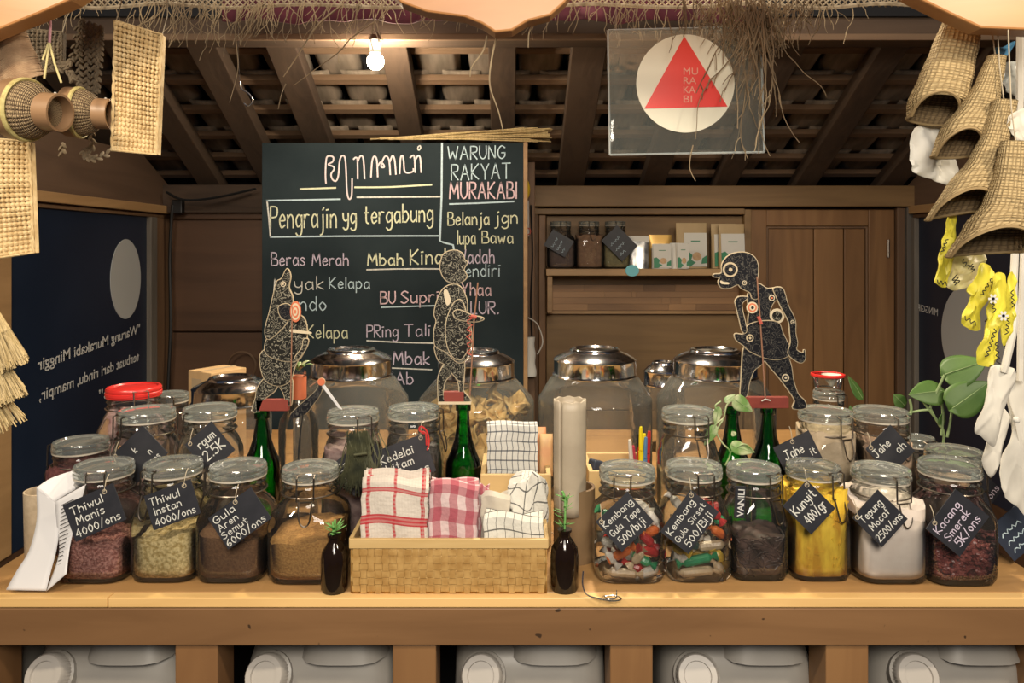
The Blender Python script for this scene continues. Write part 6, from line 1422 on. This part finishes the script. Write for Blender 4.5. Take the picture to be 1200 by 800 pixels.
# dark straps
t = thing('braided_strap', 'dark double braided strap hanging beside the golden bag', 'strap', tuple(P(105, 60, 1.20)))
def braid(m, pts, r, Y, turns=18, rr_=.003):
    q = crom([P(a, b2, Y) for a, b2 in pts], 8); n = len(q)
    L_ = sum((q[i+1]-q[i]).length for i in range(n-1)); st = max(2, int(L_/.0042)); 
    for s_ in range(st):
        f = s_/st*(n-1); i = int(f); p = q[i].lerp(q[min(i+1, n-1)], f-i); d = (q[min(i+1, n-1)]-q[i]).normalized(); sd = Vector((d.z, 0, -d.x)); k = 1 if s_ % 2 else -1
        A = math.atan2(d.x, d.z)+k*.6
        m.ball(p+sd*(.0028*k), (.0031, .003, .0058), 6, 4, Matrix.Rotation(A, 3, 'Y'))
for pts in ([(96, 24), (93, 60), (94, 105)], [(104, 28), (103, 62), (102, 108)], [(110, 30), (112, 64), (110, 112)], [(117, 32), (117, 64), (113, 108)], [(92, 30), (84, 70), (70, 76), (50, 74)], [(50, 76), (80, 84), (86, 95)], [(106, 150), (108, 172), (98, 180), (110, 186), (130, 178)], [(73, 170), (73, 184)]):
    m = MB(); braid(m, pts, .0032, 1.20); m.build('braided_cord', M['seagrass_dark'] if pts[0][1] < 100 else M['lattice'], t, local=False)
# brown wound bundle top left
b = MB(); Yw = 1.06
for i in range(46):
    q = i/45; x0, y0 = -6+q*2, 30+q*80; x1, y1 = 24+26*q, 26+q*62
    b.tube(crom([P(x0-10, y0+6+rk.uniform(-2, 2), Yw), P((x0+x1)/2, (y0+y1)/2-4, Yw-.012), P(x1, y1+rk.uniform(-1.5, 1.5), Yw), P(x1+1, y1+3, Yw+.02)], 4), .0017, 5)
tag(b.build('fibre_bundle', M['brown_weave'] if 0 else pmat('brown_fibre', (.26, .16, .09), (.40, .27, .16), rough=.8, scale=60), local=False), 'brown bundle of wound fibre in the top left corner', 'bundle')
# bamboo funnels (woven cone baskets with bamboo collars)
def funnel(px, py, Y, label, flip=1, sc=1.0, az=.0, col=True):
    c = P(px, py, Y); t = thing('bamboo_strainer', label, 'strainer', tuple(c), 'bamboo strainers')
    ax = Vector(flip).normalized(); R = ax.to_track_quat('Z', 'Y').to_matrix()
    def L(prof, name, mat, n=40, uv=False, off=0): 
        m = MB(); m.lathe([(r*sc, z*sc) for r, z in prof], (0, 0, 0), n, axis=ax, uv=uv); return m.build(name, M[mat], t)
    L([(.046, -.030), (.050, -.028), (.0505, -.004), (.048, -.002), (.045, -.004), (.045, -.028), (.046, -.030)], 'bamboo_hoop', 'bamboo')
    L([(.0505, -.008), (.0525, -.006), (.0525, -.001), (.0505, .001), (.046, -.001)], 'rattan_band', 'rattan')
    L([(.0475, .0), (.045, .012), (.038, .024), (.029, .030)], 'woven_cone', 'cup_weave', uv=True)
    L([(.026, .026), (.031, .030), (.031, .058), (.027, .058), (.027, .032)], 'bamboo_collar', 'bamboo')
    L([(.0001, .038), (.0265, .039)], 'inner_mesh', 'cup_weave', uv=True)
    MB().ball(ax*(.045*sc)+R @ Vector((0, .031*sc, 0)), .002, 6, 4).build('peg', M['cotton'], t)
    return t
funnel(34, 129, 1.05, 'left bamboo strainer with a pale woven cone facing right', (.93, -.14, -.10), .86)
funnel(96, 132, 1.12, 'right bamboo strainer, turned so its cone points at the golden bag', (.95, .08, -.04), .74)
m = thing('hanger_loop', 'pink and gold cord with two legs holding the bamboo strainers', 'cord', tuple(P(58, 20, 1.05)))
MB().tube([P(58, 4, 1.05), P(59, 28, 1.05), P(58, 50, 1.05)], .0019, 6).build('pink_length', M['cord_pink'], m, local=False)
for q in ([(58, 50), (52, 92)], [(58, 50), (64, 74), (72, 97)], [(57, 50), (50, 70)]): MB().tube([P(a, b2, 1.05) for a, b2 in q], .0015, 6).build('gold_length', M['cord_gold'], m, local=False)
# brooms left
def broom(pts, n, Y, label, w0, w1):
    b = MB()
    for i in range(n):
        a = rk.uniform(-1, 1); (x0, y0), (x1, y1) = pts; dx, dy = x1-x0, y1-y0; L = math.hypot(dx, dy); nx, ny = -dy/L, dx/L
        e = rk.uniform(.9, 1.05)
        b.tube([P(x0+nx*a*w0, y0+ny*a*w0, Y+rk.uniform(-.01, .01)), P(x0+dx*.5+nx*a*(w0+w1)/2, y0+dy*.5+ny*a*(w0+w1)/2, Y-.008+rk.uniform(-.012, .012)), P(x0+dx*e+nx*a*w1, y0+dy*e+ny*a*w1, Y+rk.uniform(-.014, .014))], .0008, 3)
    return tag(b.build('straw_broom', M['broom'], local=False), label, 'broom')
broom([(-16, 352), (16, 428)], 420, 1.05, 'flared straw broom head at the left edge, upper one of three', 6, 20)
broom([(-16, 400), (14, 468)], 360, 1.07, 'straw broom head directly below the first at the left edge', 6, 20)
broom([(-20, 440), (12, 500)], 90, 1.09, 'ragged darker broom tip, lowest of the three at the left edge', 4, 22)
# ================================================================ RIGHT HANGING GOODS
def sleeve(rings_, label, Y, grp='woven pandan sleeves', notch=0.3):
    """rings_: (px, py, half width px, half depth m, tilt of ring across) from top to open mouth"""
    t = thing('pandan_sleeve', label, 'basket', tuple(P(rings_[0][0], rings_[0][1], Y)), grp)
    L = []
    for (px, py, hw, hd, tl, dz) in rings_:
        c = P(px, py, Y); L.append((c, hw/F*Y, hd, math.radians(tl), dz))
    pts = crom([a[0] for a in L], 6); n = len(pts)-1
    def lerpv(k, v):
        q = v*(len(L)-1); i = min(int(q), len(L)-2); f = q-i; f = f*f*(3-2*f); return L[i][k]*(1-f)+L[i+1][k]*f
    def ring(v, k=1.0):
        c = pts[min(n, int(v*n+.5))]; hw, hd, tl, dz = lerpv(1, v)*k, lerpv(2, v)*k, lerpv(3, v), lerpv(4, v)
        return c, hw, hd, tl, dz
    def f(u, v, k=1.0):
        c, hw, hd, tl, dz = ring(v, k); a = 2*PI*u; e = 2.6; ca, sa = math.cos(a), math.sin(a); q = 1/((abs(ca)**e+abs(sa)**e)**(1/e))
        x = hw*q*ca; y = hd*q*sa
        return c+Vector((x*math.cos(tl), y, -x*math.sin(tl)+dz*max(0, -sa)*1.0))
    m = MB(); m.surf(f, 48, 44, True); m.build('woven_skin', M['pandan'], t, local=False)
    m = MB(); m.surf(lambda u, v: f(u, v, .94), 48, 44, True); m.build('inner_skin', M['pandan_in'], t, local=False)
    m = MB(); m.tube([f(i/48, 1.0, .97) for i in range(48)], .0022, 5, closed=True); m.build('mouth_rim', M['pandan'], t, local=False)
    m = MB(); c, hw, hd, tl, dz = ring(0)
    m.v = [Vector(f(i/24, 0)) for i in range(24)]; m.f = [tuple(range(24))]; m.build('top_fold', M['pandan'], t, local=False)
    MB().tube([c+Vector((0, .002, -.004)), c+Vector((0, .012, .05)), Vector((c.x, Y+.03, 1.96))], .0009, 5).build('hanging_thread', M['string'], t, local=False)
    return t
sleeve([(1128, 27, 22, .014, 8, 0), (1118, 60, 25, .020, 10, 0), (1108, 92, 28, .026, 10, .0), (1099, 120, 31, .032, 8, .01), (1093, 140, 26, .034, 10, .034)], 'broad woven pandan sleeve, highest of the four, with a square open mouth', 1.08)
sleeve([(1168, 66, 10, .010, 5, 0), (1159, 95, 13, .014, 8, 0), (1147, 125, 19, .020, 10, 0), (1131, 154, 26, .028, 4, .008), (1120, 182, 24, .032, 0, .034)], 'second woven pandan sleeve, slim at the top and boot-shaped, over white tissue', 1.05)
sleeve([(1178, 118, 13, .012, 5, 0), (1168, 155, 14, .014, 10, 0), (1156, 188, 18, .018, 10, 0), (1138, 220, 26, .028, 0, .008), (1122, 252, 33, .034, -10, .034)], 'third woven pandan sleeve with a long pointed lip above the yellow pack', 1.02)
sleeve([(1192, 166, 18, .012, 3, 0), (1186, 205, 19, .016, 6, 0), (1179, 238, 23, .022, 6, 0), (1168, 268, 34, .032, 2, .01), (1157, 298, 43, .038, -4, .036)], 'lowest and largest woven pandan sleeve, its flared mouth over hanging yellow packs', 0.985)
def crumple_sheet(pxs, Y, mat, name, label, cat, th=.02, parent=None, seed=1, amp=1, world=True, uvmat=False):
    """soft closed bag from an outline"""
    rnd = random.Random(seed); poly = smooth2(pxpoly(pxs, 1, 0, 0, Y), 5); n = len(poly)
    cx = sum(p[0] for p in poly)/n; cz = sum(p[1] for p in poly)/n; m = MB()
    K_ = [1, .96, .86, .7, .5, .25]
    for sgn in (-1, 1):
        for k in K_:
            for i, (x, z) in enumerate(poly):
                xx, zz_ = cx+(x-cx)*k, cz+(z-cz)*k
                y = sgn*th*.4*math.sqrt(max(0, 1-k*k))+amp*(.0035*math.sin(xx*190*(.5 if amp < 1 else 1)+zz_*45+seed)+.0044*abs(math.sin(zz_*(150 if amp == 1 else 40)-xx*120+seed*2))+.001*math.sin(xx*420-zz_*310))
                m.v.append(Vector((xx, Y+y, zz_)))
        o = len(m.v)-len(K_)*n
        for j in range(len(K_)-1):
            for i in range(n): a, b2 = o+j*n+i, o+j*n+(i+1) % n; m.f.append((a, b2, b2+n, a+n) if sgn > 0 else (a, a+n, b2+n, b2))
        m.f.append(tuple(range(len(m.v)-n, len(m.v))) if sgn > 0 else tuple(range(len(m.v)-1, len(m.v)-n-1, -1)))
    if parent is None: o = m.build(name, M[mat], local=False); return tag(o, label, cat)
    return m.build(name, M[mat], parent, local=False)
crumple_sheet([(1073, 150), (1104, 148), (1120, 170), (1124, 214), (1104, 214), (1082, 206), (1069, 194)], 1.12, 'tissue', 'tissue_wrap', 'crumpled white tissue poking out beneath the two upper pandan sleeves', 'tissue', .014, seed=3)
# yellow printed packs
def yellowpack(pxs, Y, label, marks, seed, th=.010, mat='yellow_pack'):
    cx = sum(p[0] for p in pxs)/len(pxs); cy_ = max(p[1] for p in pxs)
    t = thing('snack_pack', label, 'packet', tuple(P(cx, cy_, Y)), 'yellow packs with black print')
    crumple_sheet(pxs, Y, mat, 'wrapper', None, None, th, parent=t, seed=seed)
    m = MB()
    for q in marks: ribbon(m, crom([P(a, b2, Y-th*.4-.0075) for a, b2 in q], 4), .0015, Vector((0, -1, 0)))
    m.build('black_print', M['ink'], t, local=False, smooth=False)['kind'] = 'stuff'
    return t
M['yellow_pack'] = pmat('yellow_wrapper', (.74, .66, .06), (.62, .54, .05), rough=.4, scale=20, bump=.3)
M['yellow_pale'] = pmat('clear_yellow_wrapper', (.60, .56, .28), (.50, .42, .24), rough=.35, scale=40, bump=.5)
def scr(x, y, L, ang, n=5, a=2):
    ca, sa = math.cos(ang), math.sin(ang); return [(x+L*i/n*ca-(a if i % 2 else -a)*sa, y+L*i/n*sa+(a if i % 2 else -a)*ca) for i in range(n+1)]
yellowpack([(1113, 244), (1121, 245), (1124, 256), (1119, 290), (1112, 334), (1096, 332), (1098, 322), (1105, 290)], 1.06, 'tall narrow yellow pack hanging free below the third pandan sleeve', [scr(1104, 295, 16, -1.2, 7, 1.5), scr(1098, 330, 12, .2), scr(1117, 326, 8, 1.1)], 2)
yellowpack([(1108, 300), (1140, 296), (1156, 300), (1148, 326), (1126, 340), (1108, 334)], 1.08, 'clear and yellow pack of nuts tucked right under the pandan mouth', [scr(1128, 305, 12, .8), scr(1138, 310, 8, 1.2), scr(1120, 322, 10, 1.2)], 3, mat='yellow_pale')
yellowpack([(1150, 308), (1168, 318), (1160, 346), (1150, 372), (1152, 386), (1136, 386), (1128, 372), (1138, 350), (1134, 340), (1144, 330)], 1.04, 'yellow pack with a forked lower corner in front of the grey wall disc', [scr(1150, 346, 24, -1.0, 9, 1.5), scr(1130, 372, 16, .5), scr(1156, 374, 12, 1.4, 6, 2)], 4)
yellowpack([(1166, 322), (1182, 324), (1180, 360), (1172, 392), (1170, 424), (1150, 428), (1148, 408), (1158, 380), (1162, 350)], 1.01, 'long yellow pack with white flower print, lowest of the yellow packs', [scr(1156, 418, 34, -1.25, 12, 1.8), scr(1168, 400, 26, 1.5, 8, 2), scr(1162, 352, 14, 1.3)], 5)
yellowpack([(1182, 322), (1194, 324), (1190, 362), (1184, 402), (1176, 400), (1178, 360)], 1.03, 'yellow pack strip beside the dark banner edge, right of the flower pack', [scr(1186, 340, 20, 1.5, 7, 1.5), scr(1182, 372, 20, 1.7, 7, 1.8)], 6)
yellowpack([(1192, 212), (1204, 210), (1206, 250), (1188, 254), (1186, 246)], 1.0, 'bit of a yellow pack at the right edge above the lowest sleeve mouth', [scr(1190, 250, 10, -.2)], 7)
for fx, fy in ((1164, 350), (1176, 370)):
    m = MB(); t = [o for o in bpy.data.objects if o.get('label', '').startswith('long yellow pack')][0]
    for k in range(6): a = k*PI/3; ribbon(m, [P(fx, fy, .997), P(fx+5*math.cos(a), fy+5*math.sin(a), .997)], .0030, Vector((0, -1, 0)))
    m.build('flower_print', M['print'], t, local=False, smooth=False)
crumple_sheet([(1182, 140), (1204, 128), (1206, 172), (1198, 166)], 1.0, 'paper_warm', 'paper_card', 'cream card corner at the right edge beside the third sleeve', 'card', .002, seed=8)
crumple_sheet([(1166, 56), (1178, 54), (1190, 48), (1186, 62), (1178, 66), (1168, 62)], 1.10, 'blue_pl', 'blue_clip', 'small blue plastic clip near the top right corner', 'clip', .006, seed=9)
crumple_sheet([(1176, 76), (1192, 72), (1206, 80), (1206, 120), (1190, 112), (1180, 100)], 1.16, 'wire' if 0 else 'acrylic_edge', 'plastic_wrap', 'greyish clear plastic bunched at the right edge behind the sleeves', 'bag', .012, seed=10)
# white cotton bag
t = thing('cotton_bag', 'off-white cotton bag hanging at the right edge down to the counter', 'bag', tuple(P(1176, 560, 1.10)))
crumple_sheet([(1166, 428), (1190, 434), (1186, 462), (1172, 500), (1166, 524), (1152, 512), (1144, 504), (1154, 470), (1160, 440)], 1.06, 'cotton', 'upper_fold', None, None, .016, amp=.8, parent=t, seed=11)
crumple_sheet([(1172, 478), (1184, 494), (1172, 540), (1162, 560), (1152, 540), (1156, 520)], 1.09, 'cotton', 'middle_fold', None, None, .012, amp=.8, parent=t, seed=12)
crumple_sheet([(1182, 450), (1206, 440), (1210, 520), (1210, 606), (1196, 596), (1176, 578), (1176, 540), (1188, 500)], 1.11, 'cotton', 'lower_fold', None, None, .014, amp=.8, parent=t, seed=13)
MB().tube(crom([P(1196, -20, 1.12), P(1194, 180, 1.12), P(1188, 330, 1.09), P(1188, 380, 1.07), P(1180, 420, 1.06), P(1176, 436, 1.06)], 6), .005, 6).build('strap', M['cotton'], t, local=False)
MB().tube(crom([P(1206, -20, 1.13), P(1204, 180, 1.12), P(1200, 300, 1.10), P(1197, 380, 1.10), P(1196, 446, 1.10)], 6), .005, 6).build('strap', M['cotton'], t, local=False)
MB().ball(P(1191, 492, 1.085), .005, 8, 6).build('button', M['sticker'], t, local=False)
# ================================================================ PLANTS
def leaf(par, base, tip, wid, nrm, mat, name='leaf', fold=.15, droop=.1):
    base, tip = Vector(base), Vector(tip); d = tip-base; L = d.length; d.normalize(); nrm = Vector(nrm); s = d.cross(nrm).normalized(); nn = s.cross(d)
    m = MB()
    def f(u, v):
        w = wid/2*(math.sin(PI*min(1, v**.62))**.8)*(1-.15*v); x = (u-.5)*2
        back = .10*L*(1-v)**3*abs(x)
        return base+d*(L*v-back*(v < .5))+s*(w*x)+nn*(-fold*abs(x)*w-droop*L*v*v)
    m.surf(f, 8, 12); o = m.build(name, M[mat], par, local=False, solid=.0006)
    mm = MB(); mm.tube([base+d*(L*v)+nn*(-droop*L*v*v+.0008) for v in [i/8 for i in range(9)]], .0007, 4, r2=.0003); mm.build('midrib', M['stem'], o, local=False)
    return o
Yp = 1.37; t = thing('pothos_cutting', 'green heart-leaved pothos cutting rising from the small back jar at the right', 'plant', (J['K'][0], 1.375, TZ+.04))
q = lambda a, b2, y=Yp: P(a, b2, y)
leaf(t, q(1107, 439), q(1156, 421, 1.34), .068, (.1, -.75, .65), 'leaf')
leaf(t, q(1104, 458), q(1066, 461), .054, (-.1, -.8, .6), 'leaf')
leaf(t, q(1116, 478, 1.34), q(1161, 447, 1.33), .066, (.2, -.85, .5), 'leaf')
leaf(t, q(1104, 498), q(1108, 482), .026, (.5, -.7, .3), 'leaf')
leaf(t, q(1060, 475, 1.42), q(1048, 462, 1.42), .030, (0, -1, .3), 'leaf')
leaf(t, q(1010, 466, 1.42), q(996, 440, 1.42), .028, (.6, -.8, 0), 'leaf')
leaf(t, q(1000, 492, 1.42), q(997, 475, 1.42), .020, (0, -1, 0), 'leaf')
for pts in ([(1107, 439), (1098, 458), (1090, 478)], [(1082, 470), (1090, 482), (1100, 495), (1106, 508), (1104, 530)], [(1116, 478), (1114, 492), (1110, 512)], [(1066, 468), (1068, 478), (1067, 486)], [(1062, 484), (1078, 481), (1088, 480)], [(1090, 478), (1096, 490), (1102, 500)], [(1104, 470), (1105, 490), (1103, 510)]):
    MB().tube(crom([q(a, b2) for a, b2 in pts], 5), .0022, 6).build('stem', M['stem'], t, local=False)
t = thing('variegated_cutting', 'pale-edged trailing cutting wound around the green bottle neck', 'plant', (X_(858, 1.25), 1.25, TZ+.12))
Yv = 1.245; q = lambda a, b2, y=Yv: P(a, b2, y)
leaf(t, q(861, 468), q(883, 482), .028, (-.2, -.9, .3), 'leaf_light')
leaf(t, q(861, 510), q(845, 522) if 0 else q(858, 505), .010, (0, -1, .3), 'leaf_light')
leaf(t, q(858, 522), q(884, 530), .024, (0, -.9, .4), 'leaf_light')
leaf(t, q(838, 500), q(825, 522), .018, (-.2, -.9, .2), 'leaf_light')
leaf(t, q(842, 478), q(838, 500), .014, (-.2, -.9, .2), 'leaf_light')
leaf(t, q(850, 470), q(862, 462), .012, (0, -.9, .4), 'leaf_light')
for pts in ([(861, 468), (852, 474), (848, 490), (840, 505), (846, 518), (856, 530), (850, 545)], [(856, 530), (872, 520), (884, 530)], [(848, 490), (836, 500), (830, 520)], [(845, 470), (838, 476), (846, 486)]):
    MB().tube(crom([q(a, b2) for a, b2 in pts], 5), .0013, 5).build('stem', M['leaf_light'], t, local=False)
# dry herb bundle in front of the Emping tag
b = MB(); rh = random.Random(6)
for i in range(120):
    x = rh.gauss(422, 7); e = rh.gauss(0, 13)
    b.tube(crom([P(x, 507+rh.uniform(-3, 3), 1.18), P(x+e*.3, 530, 1.17), P(422+e, 560+rh.uniform(-6, 14), 1.165), P(424+e*1.3, 570+rh.uniform(-10, 12), 1.17)], 3), .0009, 3)
b.tube([P(415, 533, 1.163), P(430, 531, 1.163)], .0022, 5)
tag(b.build('herb_bundle', M['herb'], local=False), 'small dry bundle of dark olive herbs hanging over the Emping tag', 'herbs', kind='stuff')
# wiring at the back left
tag(MB().tube(crom([P(202, 240, 2.9), P(199, 300, 2.92), P(200, 380, 2.92), P(197, 450, 2.92), P(196, 520, 2.92)], 6), .006, 6).build('black_cable', M['cable'], local=False), 'black cable running down the rear left corner', 'cable')
tag(MB().tube(crom([P(195, 225, 2.88), P(215, 234, 2.86), P(250, 232, 2.86), P(300, 221, 2.88)], 6), .005, 6).build('black_cable', M['cable'], local=False), 'slack black cable across the rear beam left of the blackboard', 'cable')
tag(MB().bx(X_(201, 2.9), X_(213, 2.9), 2.9, 2.93, P(0, 250, 2.9).z, P(0, 234, 2.9).z).build('junction_box', M['cable'], local=False, smooth=False, bevel=.004), 'small black junction box at the rear left corner', 'box')
tag(MB().lathe([(.052, 0), (.058, .004), (.052, .008)], (0, 0, 0), 30, axis=(0, -1, 0)).build('round_mat', M['frame_wood'], loc=tuple(P(284, 428, 2.93))), 'faint dark ring leaning on the rear wall behind the cardboard box', 'ring')
